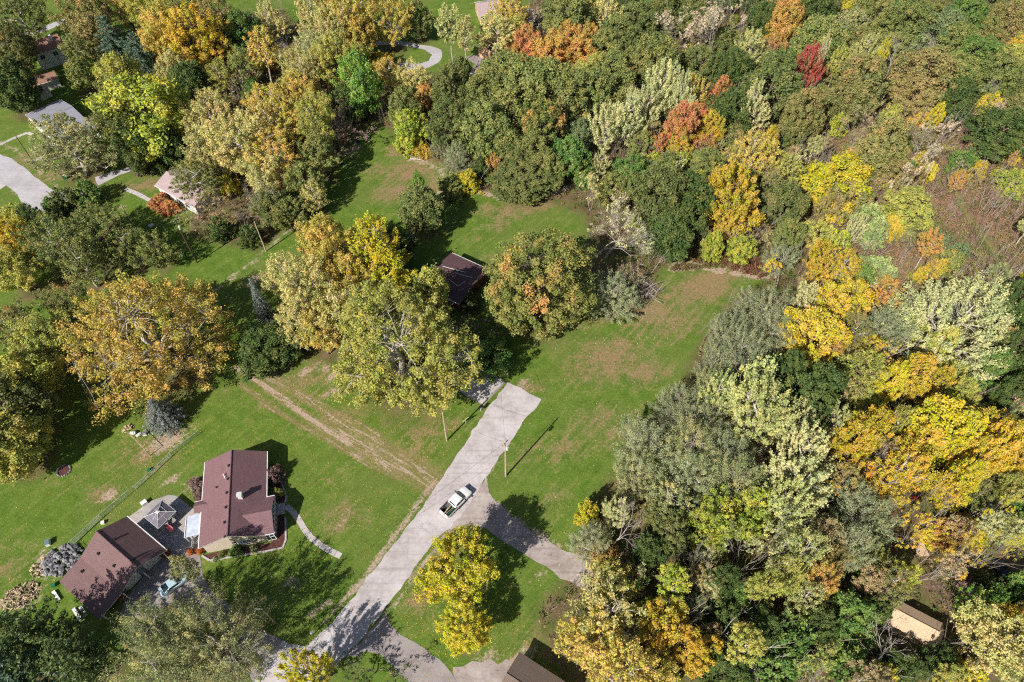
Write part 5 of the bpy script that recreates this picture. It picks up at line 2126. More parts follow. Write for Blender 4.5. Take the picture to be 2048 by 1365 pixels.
def railing(pts, label):
    W = [at(x, y) for x, y in pts]
    r = tag(empty("railing", (W[0].x, W[0].y, 0)), label, "railing")
    o = W[0]
    for a, b in zip(W[:-1], W[1:]):
        for z in (0.18, 0.95):
            MB().tube([a - o + Vector((0, 0, z)), b - o + Vector((0, 0, z))], [0.045, 0.045], 5).build("rail", M_TRIM, r)
        n = max(2, int((b - a).length / 0.3))
        for i in range(n + 1):
            p = a.lerp(b, i / n) - o
            if i in (0, n):
                MB().box((p.x, p.y, 0.55), (0.12, 0.12, 1.1), RZ(a, b)).build("post", M_TRIM, r)
            else:
                MB().box((p.x, p.y, 0.56), (0.06, 0.06, 0.78), RZ(a, b)).build("baluster", M_TRIM, r)


railing([(389, 1078), (388, 1098), (358, 1106)], "white baluster railing round the patio corner by the house")


def flowerpot(x, y, label):
    g = at(x, y)
    r = tag(empty("flower_pot", (g.x, g.y, 0.02)), label, "flower pot", "potted autumn flowers")
    MB().cyl((0, 0, 0), 0.2, 0.3, 0.4, 10).build("pot", M_POLE_D, r)
    me = PROTO['bush'][0]['crown']
    o = bpy.data.objects.new("flowers", me)
    COL.objects.link(o)
    o.parent = r
    o.location = (0, 0, 0.35)
    o.scale = (0.22, 0.22, 0.2)
    o.color = lin((214, 110, 50)) + (0.0,)
    o["tint"] = [0.4, 0.1, 0.03]


for x, y, l in ((384, 1107, "orange flower pot at the foot of the white railing"), (336, 1107, "orange flower pot at the garage's front corner"), (247, 1196, "orange flower pot below the garage's low eave"), (402, 1106, "orange flower pot at the house corner")):
    flowerpot(x, y, l)

# ------------------------------------------------------------------ chain link fence
def chain_fence(pts, h, label, step=2.6):
    W = [at(x, y) for x, y in pts]
    r = tag(empty("chain_link_fence", (W[0].x, W[0].y, 0)), label, "fence")
    o = W[0]
    for a, b in zip(W[:-1], W[1:]):
        n = max(1, round((b - a).length / step))
        for i in range(n):
            p, q = a.lerp(b, i / n) - o, a.lerp(b, (i + 1) / n) - o
            MB().cyl(p, 0.035, 0.035, h + .08, 6).build("post", M_GALV, r)
            MB().tube([p + Vector((0, 0, h)), q + Vector((0, 0, h))], [0.028, 0.028], 5).build("top_rail", M_GALV, r)
            mb = MB()
            L = (q - p).length
            k = int(L / 0.16)
            hz = int(h / 0.16)
            for s_ in range(-hz, k):
                for d in (1, -1):
                    u0, u1 = s_ * .16, s_ * .16 + h
                    z0, z1 = (0.03, h) if d > 0 else (h, 0.03)
                    if u0 < 0:
                        z0 += (z1 - z0) * (-u0 / h); u0 = 0
                    if u1 > L:
                        z1 = z0 + (z1 - z0) * ((L - u0) / (u1 - u0)); u1 = L
                    mb.tube([p.lerp(q, u0 / L) + Vector((0, 0, z0)), p.lerp(q, u1 / L) + Vector((0, 0, z1))], [0.007, 0.007], 3, False)
            w = mb.build("wire_mesh", M_GALV, r)
            w["kind"] = "stuff"
    MB().cyl(W[-1] - o, 0.035, 0.035, h + .08, 6).build("post", M_GALV, r)


chain_fence([(155, 1108), (143, 1094), (205, 1036), (262, 988)], 1.3, "silver chain link fence running up the lawn from the rock pile")
chain_fence([(268, 983), (300, 954), (345, 912), (400, 868)], 1.1, "thin chain link fence continuing above the gazebo toward the spruce lawn")

# ------------------------------------------------------------------ rock pile, firewood, fire pit
def pebble_mesh(name, seed, mat, flat=0.75, n=1):
    bm = bmesh.new()
    bmesh.ops.create_icosphere(bm, subdivisions=1, radius=1.0)
    r = random.Random(seed)
    for v in bm.verts:
        v.co *= r.uniform(0.72, 1.15)
        v.co.z *= flat
    me = bpy.data.meshes.new(name)
    bm.to_mesh(me)
    bm.free()
    me.materials.append(mat)
    return me


def heap(name, piece, label, cat, cx, cy, rx, ry, ang, hh, n, meshes, size, seed, lie=False):
    r = random.Random(seed)
    g = at(cx, cy)
    root = tag(empty(name, (g.x, g.y, 0), ang), label, cat)
    for i in range(n):
        a, q = r.uniform(0, 6.283), math.sqrt(r.random())
        x, y = rx * q * math.cos(a), ry * q * math.sin(a)
        z = hh * (1 - q) * r.uniform(0.2, 1.0) + size * 0.4
        o = bpy.data.objects.new(piece, r.choice(meshes))
        COL.objects.link(o)
        o.parent = root
        o.location = (x, y, z)
        s = size * r.uniform(0.65, 1.35)
        o.scale = (s, s, s)
        o.rotation_euler = (r.uniform(-.5, .5), r.uniform(-.5, .5), r.uniform(0, 6.28))


rocks = [pebble_mesh("boulder_a", 1, M_STONE), pebble_mesh("boulder_b", 2, M_STONE2), pebble_mesh("boulder_c", 3, M_STONE)]
heap("rock_pile", "boulder", "pile of grey boulders behind the garage at the fence end", "rock pile", 124, 1122, 3.1, 2.4, 0.3, 1.2, 150, rocks, 0.36, 5)
heap("rubble_pile", "stone", "pale stone rubble left of the grey boulder pile", "rubble", 96, 1130, 2.6, 1.7, 0.5, 0.5, 110, [pebble_mesh("stone_a", 6, M_WOOD), pebble_mesh("stone_b", 7, M_WOOD2)], 0.2, 6)


def log_mesh(seed, mat):
    mb = MB()
    r = random.Random(seed)
    k = 5
    vs = []
    ang = [r.uniform(-.2, .2) + 6.283 * i / k for i in range(k)]
    for x in (-1, 1):
        for a in ang:
            vs.append((x, 0.36 * math.cos(a), 0.32 * math.sin(a)))
    fs = [tuple(range(k))[::-1], tuple(range(k, 2 * k))] + [(i, (i + 1) % k, (i + 1) % k + k, i + k) for i in range(k)]
    me = mb.add(vs, fs).mesh("log")
    me.materials.append(mat)
    return me


logs = [log_mesh(1, M_WOOD), log_mesh(2, M_WOOD), log_mesh(3, M_WOOD2)]
heap("firewood_pile", "log", "heap of pale split firewood at the left edge below the rocks", "firewood", 42, 1192, 2.7, 1.9, 0.5, 0.8, 170, logs, 0.26, 8)
heap("firewood_pile", "log", "small stack of split wood beside the barrels under the spruce", "firewood", 256, 858, 1.0, 0.8, 0.3, 0.6, 45, logs, 0.22, 9)

g = at(128, 942)
fp = tag(empty("fire_pit", (g.x, g.y, 0)), "round stone fire pit ring on the shaded left lawn", "fire pit")
for k in range(18):
    a = 6.283 * k / 18
    o = bpy.data.objects.new("ring_stone", rocks[k % 3])
    COL.objects.link(o)
    o.parent = fp
    o.location = (1.05 * math.cos(a), 1.05 * math.sin(a), 0.12)
    o.scale = (0.2, 0.2, 0.2)
    o.rotation_euler = (0, 0, a * 3)
MB().cyl((0, 0, 0.0), 0.95, 0.9, 0.06, 18).build("ash_bed", M_MULCH, fp)

for i, (x, y, l) in enumerate(((268, 868, "white barrel on its side next to the split wood"), (279, 872, "white barrel, middle of three beside the spruce"), (291, 868, "flat white bin, rightmost of three by the spruce"))):
    g = at(x, y)
    b = tag(empty("barrel", (g.x, g.y, 0), i * 0.9), l, "barrel")
    mb = MB()
    if i < 2:
        mb.tube([(-.45, 0, .32), (-.2, 0, .32), (.2, 0, .32), (.45, 0, .32)], [0.27, 0.32, 0.32, 0.27], 12)
    else:
        mb.box((0, 0, 0.2), (0.9, 0.6, 0.4))
    body = mb.build("body", M_TRIM, b)
    if i < 2:
        for x_ in (-.2, .2):
            MB().tube([(x_ - .03, 0, .32), (x_ + .03, 0, .32)], [0.34, 0.34], 12).build("hoop", M_STONE, b)
    else:
        MB().box((0, 0, 0.43), (0.96, 0.66, 0.06)).build("lid", M_STONE, b)
a, b_ = at(268, 878), at(300, 912)
bf = tag(empty("clothes_post", (b_.x, b_.y, 0)), "thin wooden post with long rail on the lawn below the barrels", "post")
MB().cyl((0, 0, 0), 0.07, 0.06, 2.1, 6).build("post", M_POLE, bf)
MB().tube([(0, 0, 2.05), (a.x - b_.x, a.y - b_.y, 2.0)], [0.05, 0.05], 5).build("rail", M_POLE, bf)
MB().cyl((a.x - b_.x, a.y - b_.y, 0), 0.07, 0.06, 2.1, 6).build("post", M_POLE, bf)


def small_box(name, x, y, d, mat, label, cat, rz=0.3, lid=None):
    g = at(x, y)
    r = tag(empty(name, (g.x, g.y, 0), rz), label, cat)
    MB().box((0, 0, d[2] / 2), d).build("body", mat, r, bevel=0.03)
    MB().box((0, 0, d[2] + 0.03), (d[0] * 1.06, d[1] * 1.06, 0.06)).build("lid", lid or mat, r)
    return r


small_box("garden_chair", 98, 1088, (0.6, 0.9, 0.7), M_TRIM, "white garden seat on the grass left of the rock pile", "seat", 0.4, M_GLASS_L)
small_box("plastic_tub", 207, 1047, (0.5, 0.5, 0.4), M_TRIM, "small white tub between fence and garage roof", "tub")
small_box("dog_house", 290, 1008, (0.9, 0.7, 0.6), M_TRIM, "small white box on the grass left of the gazebo", "box", 0.8)
small_box("bucket", 109, 1172, (0.55, 0.5, 0.45), M_GREEN, "green tub at the garage's left corner", "tub")
small_box("bucket", 299, 942, (0.45, 0.45, 0.5), M_GREEN, "small green bucket beside the fence gap", "bucket")
small_box("ground_box", 1012, 748, (0.7, 0.6, 0.5), M_TRIM, "small pale box at the upper corner of the concrete driveway", "box")
small_box("blue_tub", 716, 286, (0.8, 0.8, 0.35), M_BLUE, "upper blue tub in the shade left of the far lawn", "tub", 0.2, M_BLACK)
small_box("blue_tub", 685, 331, (0.8, 0.8, 0.35), M_BLUE, "lower blue tub in the shade left of the far lawn", "tub", 0.2, M_BLACK)
small_box("yard_slab", 303, 453, (1.0, 0.7, 0.4), M_TRIM, "white block on the small lawn below the red shrubs", "block", 1.0)
for x, y, L_, l in ((114, 1193, 2.0, "long white board lying left of the garage, upper one"), (156, 1230, 2.4, "long white board lying by the garage's bottom corner"), (168, 1224, 2.0, "dark red board beside the white one at the garage corner")):
    g = at(x, y)
    r = tag(empty("stacked_board", (g.x, g.y, 0), -0.75), l, "board")
    MB().box((0, 0, 0.25), (L_, 0.45, 0.2)).build("board", M_TRIM if 'white' in l else M_REDWOOD, r)
    for s_ in (-1, 1):
        MB().box((s_ * L_ * .35, 0, 0.07), (0.12, 0.5, 0.14)).build("bearer", M_WOOD2, r)


# ------------------------------------------------------------------ vehicles
def lathe_wheel(parent, x, y, r=0.4, w=0.28):
    t = MB().tube([(x, y - w / 2, r), (x, y - w / 2 + .05, r), (x, y + w / 2 - .05, r), (x, y + w / 2, r)], [r * .9, r, r, r * .9], 16).build("wheel", M_TYRE, parent)
    for s_ in (-1, 1):
        MB().tube([(x, y + s_ * (w / 2 - .01), r), (x, y + s_ * (w / 2 + .012), r)], [r * .62, r * .55], 12).build("rim", M_GALV, t)


def loft(sections):
    """sections: list of (x, [(y,z)...]) with equal counts -> closed skin"""
    mb = MB()
    k = len(sections[0][1])
    vs = [(x, y, z) for x, ring_ in sections for y, z in ring_]
    fs = []
    for i in range(len(sections) - 1):
        for j in range(k):
            j2 = (j + 1) % k
            fs.append((i * k + j, (i + 1) * k + j, (i + 1) * k + j2, i * k + j2))
    fs += [tuple(range(k)), tuple((len(sections) - 1) * k + j for j in range(k - 1, -1, -1))]
    return mb.add(vs, fs)


def body_ring(w, z0, z1, round_=0.12):
    return [(-w + .04, z0), (-w, z0 + .15), (-w, z1 - round_), (-w + round_, z1), (w - round_, z1), (w, z1 - round_), (w, z0 + .15), (w - .04, z0)]


a, b_ = at(886, 1035), at(939, 981)
TR = tag(empty("pickup_truck", ((a.x + b_.x) / 2, (a.y + b_.y) / 2, 0.03), RZ(a, b_)), "white crew cab pickup with boards in its open bed on the road", "truck")
loft([(2.9, body_ring(.78, .5, .86)), (2.8, body_ring(.9, .42, 1.0)), (2.3, body_ring(.97, .38, 1.12)), (1.5, body_ring(.98, .38, 1.18)), (1.2, body_ring(.98, .38, 1.2)), (-0.85, body_ring(.98, .38, 1.18))]).build("body", M_CAR, TR, bevel=0.02)
cabr = lambda w, z: [(-w, 1.16), (-w + .03, 1.3), (-w + .12, z - .08), (-w + .2, z), (w - .2, z), (w - .12, z - .08), (w - .03, 1.3), (w, 1.16)]
loft([(1.45, cabr(.9, 1.22)), (0.75, cabr(.92, 1.86)), (0.3, cabr(.93, 1.92)), (-0.5, cabr(.93, 1.9)), (-0.8, cabr(.92, 1.82)), (-0.88, cabr(.92, 1.25))]).build("cab", M_CAR, TR, bevel=0.02)
MB().add([(1.47, -.72, 1.24), (1.47, .72, 1.24), (0.82, .66, 1.83), (0.82, -.66, 1.83)], [(0, 1, 2, 3)]).build("windscreen", M_GLASS, TR)
MB().add([(-.89, -.62, 1.3), (-.89, .62, 1.3), (-.83, .6, 1.75), (-.83, -.6, 1.75)], [(3, 2, 1, 0)]).build("rear_window", M_GLASS, TR)
for s_ in (-1, 1):
    for x0, x1 in ((0.35, 1.15), (-.62, .25)):
        MB().add([(x0, s_ * .915, 1.27), (x1, s_ * .915, 1.27), (min(x1, .8), s_ * .85, 1.74), (x0, s_ * .85, 1.76)], [(0, 1, 2, 3)]).build("side_window", M_GLASS, TR)
    MB().box((-1.86, s_ * .93, 0.86), (2.0, 0.12, 0.72)).build("bed_side", M_CAR, TR, bevel=0.03)
    MB().box((-1.86, s_ * .93, 1.235), (2.0, 0.14, 0.03)).build("bed_rail", M_BLACK, TR)
    mir = MB().box((1.1, s_ * 1.13, 1.3), (0.16, 0.26, 0.2)).build("mirror", M_BLACK, TR)
    MB().box((2.84, s_ * .68, 0.86), (0.14, 0.34, 0.16)).build("headlight", M_GLASS_L, TR)
    MB().box((-2.88, s_ * .9, 0.95), (0.08, 0.12, 0.34)).build("tail_light", M_RED, TR)
    for x in (1.85, -1.85):
        lathe_wheel(TR, x, s_ * .84)
    MB().box((0.3, s_ * .99, 0.9), (1.9, 0.03, 0.04)).build("door_trim", M_GALV, TR)
    MB().box((0.2, s_ * 1.0, 0.36), (2.0, 0.12, 0.06)).build("running_board", M_BLACK, TR)
MB().box((-1.87, 0, 0.56), (1.98, 1.74, 0.08)).build("bed_floor", M_BLACK, TR)
MB().box((-.93, 0, 0.9), (0.08, 1.74, 0.66)).build("bed_front", M_CAR, TR)
MB().box((-2.87, 0, 0.86), (0.08, 1.74, 0.62)).build("tailgate", M_CAR, TR)
MB().box((-2.98, 0, 0.52), (0.14, 1.8, 0.18)).build("bumper", M_GALV, TR, bevel=0.03)
MB().box((2.93, 0, 0.5), (0.14, 1.7, 0.2)).build("bumper", M_GALV, TR, bevel=0.03)
MB().box((2.89, 0, 0.78), (0.06, 0.9, 0.2)).build("grille", M_BLACK, TR)
tm = Matrix.Translation(TR.location) @ Matrix.Rotation(TR.rotation_euler.z, 4, 'Z')
for x, y, z, L_, rz, mat, l in ((-2.2, -.1, 1.28, 2.3, 0.1, M_WOOD, "long pale board sticking out over the pickup's tailgate"), (-2.1, -.35, 0.98, 2.0, -0.06, M_WOOD2, "brown board lying right of the long board in the truck bed"),
                                (-2.0, .1, 0.9, 1.9, 0.2, M_WOOD, "short pale board low in the truck bed"), (-1.9, -.6, 0.9, 1.7, 0.0, M_GREEN, "green pole along the right side of the truck bed")):
    p = tm @ Vector((x, y, z))
    o = MB().box((0, 0, 0), (L_, 0.12, 0.05)).build("plank", mat)
    o.location = p
    o.rotation_euler = (0, 0.06, TR.rotation_euler.z + rz)
    tag(o, l, "board")
p = tm @ Vector((-1.4, .45, 0.6))
tb = tag(empty("tool_box", p, TR.rotation_euler.z), "dark tool box at the front left of the truck bed", "tool box")
MB().box((0, 0, .2), (0.7, 0.6, 0.4)).build("body", M_CAR_D, tb)
MB().box((0, 0, .42), (0.74, 0.64, 0.05)).build("lid", M_STONE2, tb)


def sedan(x, y, rz, mat, label, name="parked_car"):
    g = at(x, y)
    r = tag(empty(name, (g.x, g.y, 0.02), rz), label, "car")
    loft([(2.2, body_ring(.7, .4, .7)), (2.0, body_ring(.85, .3, .82)), (1.0, body_ring(.9, .28, .95)), (-1.5, body_ring(.9, .28, .98)), (-2.1, body_ring(.82, .32, .9)), (-2.2, body_ring(.75, .42, .8))]).build("body", mat, r, bevel=0.02)
    cr = lambda w, z: [(-w, .93), (-w + .02, 1.0), (-w + .1, z - .06), (-w + .2, z), (w - .2, z), (w - .1, z - .06), (w - .02, 1.0), (w, .93)]
    loft([(1.1, cr(.8, .98)), (0.4, cr(.8, 1.42)), (-0.7, cr(.8, 1.45)), (-1.7, cr(.78, 1.0))]).build("cabin", mat, r)
    MB().add([(1.12, -.62, 1.0), (1.12, .62, 1.0), (.46, .56, 1.41), (.46, -.56, 1.41)], [(0, 1, 2, 3)]).build("windscreen", M_GLASS, r)
    MB().add([(-1.68, -.6, 1.04), (-1.68, .6, 1.04), (-.78, .56, 1.45), (-.78, -.56, 1.45)], [(3, 2, 1, 0)]).build("rear_window", M_GLASS, r)
    for s_ in (-1, 1):
        MB().add([(-1.2, s_ * .8, 1.02), (.85, s_ * .8, 1.02), (.4, s_ * .72, 1.37), (-.75, s_ * .72, 1.38)], [(0, 1, 2, 3)]).build("side_window", M_GLASS, r)
        MB().box((2.12, s_ * .6, .62), (.12, .3, .14)).build("headlight", M_GLASS_L, r)
        for x_ in (1.35, -1.35):
            lathe_wheel(r, x_, s_ * .76, .33, .22)


sedan(351, 1170, 0.75, M_CAR_B, "pale blue car half hidden under the trees by the garage drive")
sedan(790, 140, -0.3, M_CAR_D, "dark car parked on the loop drive under the trees")
sedan(2002, 1152, 1.5, M_CAR_D, "dark car deep in the wood at the right edge")
sedan(945, 158, 0.9, M_CAR, "white car at the edge of the oaks below the peach shed")


# ------------------------------------------------------------------ poles, wires and small road furniture
def height_for(base, top_y):
    g = at(*base)
    lo, hi = 0.5, 30
    for _ in range(40):
        m_ = (lo + hi) / 2
        d = g.y * math.cos(CAM_TILT) - (m_ - CAM_H) * math.sin(CAM_TILT)
        u = g.y * math.sin(CAM_TILT) + (m_ - CAM_H) * math.cos(CAM_TILT)
        if 682.5 - CAM_F * u / d > top_y:
            lo = m_
        else:
            hi = m_
    return lo


TOPS = {}


def utility_pole(key, base, top_y, label, mat, arm=None, xf=False, r=0.16, lean=(0, 0)):
    h = height_for(base, top_y)
    g = at(*base)
    root = tag(empty("utility_pole", (g.x, g.y, 0)), label, "utility pole")
    MB().tube([(0, 0, -.2), (lean[0] * .5, lean[1] * .5, h * .5), (lean[0], lean[1], h)], [r, r * .85, r * .68], 9).build("shaft", mat, root)
    if arm is not None:
        a = MB().box((lean[0], lean[1], h - .5), (2.0, 0.1, 0.12), arm).build("crossarm", mat, root)
        for t in (-.9, -.35, .35, .9):
            MB().cyl((lean[0] + t * math.cos(arm), lean[1] + t * math.sin(arm), h - .45), 0.05, 0.04, 0.2, 6).build("insulator", M_TRIM, root)
    if xf:
        t = MB().cyl((0.3, -0.22, h - 2.3), 0.22, 0.22, 0.8, 10).build("transformer", M_GALV, root)
        MB().cyl((0.3, -.22, h - 1.5), 0.05, 0.03, 0.22, 6).build("bushing", M_RED if key == 'R' else M_TRIM, t)
    TOPS[key] = Vector((g.x + lean[0], g.y + lean[1], h - .35))


utility_pole('R', (1011.5, 953), 883, "pale utility pole with transformer on the right verge of the road", M_POLE, 0.9, True)
utility_pole('L', (893.5, 881.5), 826, "plain pale utility pole left of the road beside the sycamore", M_POLE)
utility_pole('A', (394, 526), 440, "brown utility pole with transformer beside the overgrown bank at left", M_POLE_D, 0.3, True)
utility_pole('B', (276, 469), 411, "grey leaning utility pole on the small lawn at left", M_POLE, 0.5, False, 0.15)
utility_pole('C', (532, 503), 444, "bare pole without wires at the lawn edge by the dead trunk", M_POLE, None, False, 0.14)
utility_pole('D', (72, 333), 272, "dark slim utility pole beside the left street", M_POLE_D, None, False, 0.12)
utility_pole('E', (158, 367), 350, "short dark lamp pole with pale arm beside the left street", M_POLE_D, None, False, 0.1)
utility_pole('F', (552, 1248), 1218, "short lamp pole on the lawn below the maroon roofed house", M_POLE, None, False, 0.09)
for key, dx in (('E', -2.2), ('F', -0.6)):
    p = TOPS[key]
    lm = tag(empty("lamp_head", (p.x, p.y, p.z)), "pale lamp arm on the dark pole by the left street" if key == 'E' else "white lamp globe near the top of the short lawn pole", "lamp")
    MB().tube([(0, 0, 0), (dx * .5, 0, .3), (dx, 0, .25)], [0.05, 0.04, 0.04], 6).build("arm", M_GALV, lm)
    MB().tube([(dx, 0, .25), (dx - .25, 0, .2), (dx - .5, 0, .2)], [0.08, 0.15, 0.08], 8).build("lamp_shade", M_TRIM, lm)


def wire(a, b, label, sag=0.8, off=0.0):
    P = []
    for i in range(13):
        t = i / 12
        p = a.lerp(b, t)
        p.z -= sag * 4 * t * (1 - t)
        P.append(p)
    o = MB().tube(P, [0.016] * 13, 4, False).build("power_line", M_WIRE)
    tag(o, label, "wire", "overhead wires")


up = Vector((0, 0, .3))
wire(TOPS['R'], TOPS['L'], "overhead wire crossing the road between the two pale poles")
wire(TOPS['R'] + up, Vector((-4, 92, 3.2)), "overhead wire from the roadside pole to the brown roofed house", 0.5)
wire(TOPS['R'], TOPS['F'], "overhead wire running down along the road to the lawn lamp pole", 1.2)
wire(TOPS['F'], Vector((-43, 40.2, 3.4)), "short wire from the lawn lamp pole to the maroon roofed house", 0.3)
wire(TOPS['A'], TOPS['B'], "overhead wire between brown pole and leaning grey pole", 0.6)
wire(TOPS['B'], TOPS['D'], "overhead wire from the leaning pole toward the left street", 1.0)
wire(TOPS['A'], TOPS['A'] + Vector((20, 18, -1)), "overhead wire running right from the brown pole into the trees", 0.4)

g = at(932, 848)
sg = tag(empty("road_sign", (g.x, g.y, 0), 0.75), "pale yellow square board on a post left of the road end", "sign")
MB().cyl((0, 0, 0), 0.05, 0.05, 1.5, 6).build("post", M_GALV, sg)
MB().box((0, 0, 1.5), (1.15, 0.06, 0.9), 0.0, Matrix.Rotation(0.5, 3, 'X')).build("panel", M_YELLOW, sg)
g = at(962, 822)
sg = tag(empty("mail_box", (g.x, g.y, 0), 0.9), "black and white box on a post at the driveway corner", "mailbox")
MB().cyl((0, 0, 0), 0.06, 0.06, 1.1, 6).build("post", M_TRIM, sg)
MB().box((0, 0, 1.2), (0.95, 0.5, 0.45)).build("body", M_BLACK, sg, bevel=0.05)
MB().box((-.3, -.27, 1.2), (0.3, 0.06, 0.4)).build("flag", M_TRIM, sg)
for x, y, l in ((627, 1270, "white mailbox on a post on the left verge of the road"), (674, 1336, "grey mailbox on a post beside the thicket at the bottom edge")):
    g = at(x, y)
    mbx = tag(empty("mail_box", (g.x, g.y, 0), 0.8), l, "mailbox")
    MB().box((0, 0, .5), (0.1, 0.1, 1.0)).build("post", M_WOOD2, mbx)
    MB().tube([(-.28, 0, 1.15), (.28, 0, 1.15)], [0.17, 0.17], 10).build("body", M_TRIM if 'white' in l else M_GALV, mbx)
    MB().box((.1, .19, 1.25), (0.2, 0.03, 0.12)).build("flag", M_RED, mbx)
g = at(131, 358)
bn_ = tag(empty("wheeled_bin", (g.x, g.y, 0), 0.5), "green wheeled bin beside the left street lamp", "bin")
MB().add([(-.3, -.35, 0), (.3, -.35, 0), (.3, .35, 0), (-.3, .35, 0), (-.36, -.42, 1.0), (.36, -.42, 1.0), (.36, .42, 1.0), (-.36, .42, 1.0)], [(3, 2, 1, 0), (0, 1, 5, 4), (1, 2, 6, 5), (2, 3, 7, 6), (3, 0, 4, 7)]).build("body", M_GREEN, bn_)
MB().box((0, 0, 1.04), (.78, .9, .08)).build("lid", M_GREEN, bn_)
for s_ in (-1, 1):
    MB().tube([(s_ * .33, .36, .12), (s_ * .39, .36, .12)], [.12, .12], 10).build("wheel", M_TYRE, bn_)
g = at(990, 117)
bb = tag(empty("wheeled_bin", (g.x, g.y, 0), 0.2), "blue bin against the corner of the peach walled shed", "bin")
MB().add([(-.5, -.5, 0), (.5, -.5, 0), (.5, .5, 0), (-.5, .5, 0), (-.6, -.6, 1.3), (.6, -.6, 1.3), (.6, .6, 1.3), (-.6, .6, 1.3)], [(3, 2, 1, 0), (0, 1, 5, 4), (1, 2, 6, 5), (2, 3, 7, 6), (3, 0, 4, 7)]).build("body", M_BLUE, bb)
MB().box((0, 0, 1.34), (1.26, 1.26, .08)).build("lid", M_BLUE, bb)


# ------------------------------------------------------------------ other buildings
def from_corner(c, along, side, z):
    """rectangle from a corner, a point along the ridge direction and a point across"""
    C, A, S = at(*c, z), at(*along, z), at(*side, z)
    L = (A - C).length
    ydir = (A - C).normalized()
    xdir = Vector((ydir.y, -ydir.x, 0))
    w = (S - C).dot(xdir)
    cen = C + ydir * L / 2 + xdir * w / 2
    return (cen.x, cen.y, 0), math.atan2(ydir.y, ydir.x) - math.pi / 2, abs(w), L


loc, rt, W_, L_ = from_corner((888, 522), (964, 557), (857.6, 553), 3.0)
b1, rf = gable_house("bungalow_house", "low brown roofed house half hidden by trees behind the sycamore", loc, rt, max(W_, 11), L_, 2.9, 3.9, M_ROOF_D, M_REDWOOD, 0.5,
                     [((0, 0, 0), 0.01, 0.01, 'y', (1, 1))][:0] + [((max(W_, 11) / 2 - .48, 1.5, 1.5), 1.2, 1.0, '+x', (2, 1)), ((1.5, -L_ / 2 + .33, 1.5), 1.2, 1.0, 'y', (2, 1))])
BF = Frame(b1)
for p, q in (((875, 548), (886, 533)), ((897, 558), (916, 573)), ((916, 573), (935, 560)), ((886, 533), (930, 545)), ((905, 545), (945, 556))):
    a, b_ = BF(*p, 3.8), BF(*q, 3.8)
    MB().tube([a, b_], [0.05, 0.05], 5).build("roof_pipe", M_TRIM, rf)

loc, rt, W_, L_ = from_corner((49, 229), (121, 198), (150, 262), 3.0)
gable_house("grey_house", "house with wide blue-grey roof behind the grey-green tree", loc, rt, W_ if W_ > 8 else 12, L_, 2.8, 4.3, M_ROOF_GREY, M_WHITE_S)
loc, rt, W_, L_ = from_corner((168, 242), (204, 224), (190, 258), 3.0)
gable_house("garage_shed", "small grey roofed garage at the right end of the blue-grey roofed house", loc, rt, 6, L_, 2.5, 3.4, M_ROOF_GREY, M_WHITE_S)
loc, rt, W_, L_ = from_corner((309, 371), (388, 415), (364, 335), 2.8)
gable_house("mauve_house", "white walled house with mauve roof among trees at left", loc, rt, max(8, W_), L_, 2.8, 4.2, M_ROOF_M, M_WHITE_S, 0.4,
            [((max(8, W_) / 2 - .38, y, 1.5), 1.3, 1.1, '+x', (2, 1)) for y in (-3, 0.5, 3.5)] + [((0.5, -L_ / 2 + .26, 1.5), 1.3, 1.1, 'y', (2, 1))])
loc, rt, W_, L_ = from_corner((82, 116), (122, 104), (58, 100), 3.2)
gable_house("white_house", "white house with brown roof near the top left corner", loc, rt, max(W_, 8), L_ + 3, 4.6, 6.6, M_ROOF_B, M_WHITE_S, 0.4,
            [((max(W_, 8) / 2 - .38, y, 3.4), 1.2, 1.2, '+x', (2, 1)) for y in (-2.2, 1.2)] + [((0, -(L_ + 3) / 2 + .26, 3.4), 1.2, 1.2, 'y', (2, 1))], None, (1.2, 2.0, 6.6))
loc, rt, W_, L_ = from_corner((66, 152), (100, 142), (90, 165), 2.6)
gable_house("white_shed", "low white shed below the brown roofed white house", loc, rt, 5, L_ + 2, 2.4, 3.4, M_ROOF_B, M_WHITE_S)
loc, rt, W_, L_ = from_corner((68, 178), (82, 172), (84, 186), 2.2)
gable_house("small_shed", "tiny tan roofed shed above the blue-grey roof", loc, rt, 3.2, 3.4, 1.9, 2.8, M_ROOF_TAN, M_WHITE_S, 0.2, gutter=False)
loc, rt, W_, L_ = from_corner((957, 27), (1002, 22), (972, 8), 2.8)
gable_house("pink_roofed_house", "house with pinkish grey roof at the top edge beyond the loop drive", loc, rt, 9, L_, 2.8, 4.6, M_ROOF_M, M_PEACH, 0.4,
            [((4.12, y, 1.5), 1.1, 1.1, '+x', (2, 1)) for y in (-2, 1.5)] + [((0, -L_ / 2 + .26, 1.5), 1.1, 1.1, 'y', (2, 1))])
loc, rt, W_, L_ = from_corner((1038, 36), (1064, 36), (1045, 22), 2.8)
gable_house("mauve_roofed_house", "smaller mauve roof right of the pinkish roofed house at the top", loc, rt, 7, L_ + 2, 2.6, 4.0, M_ROOF_M, M_WHITE_S)
loc, rt, W_, L_ = from_corner((986, 100), (998, 92), (963, 88), 3.2)
gable_house("peach_shed", "peach walled shed with purple-grey roof beyond the oaks", loc, rt, max(5.2, W_), max(5, L_ + 2), 3.2, 4.2, M_ROOF_D, M_PEACH, 0.3, [((0.8, -max(5, L_ + 2) / 2 + .2, 1.7), 0.8, 0.8, 'y', (1, 1))])
loc, rt, W_, L_ = from_corner((1792, 1240), (1860, 1276), (1787, 1209), 2.2)
gable_house("tan_shed", "tan roofed shed among dark trees in the lower right", loc, rt, 4.2, 7.2, 2.1, 3.1, M_ROOF_TAN, M_TANW, 0.25, gutter=False)
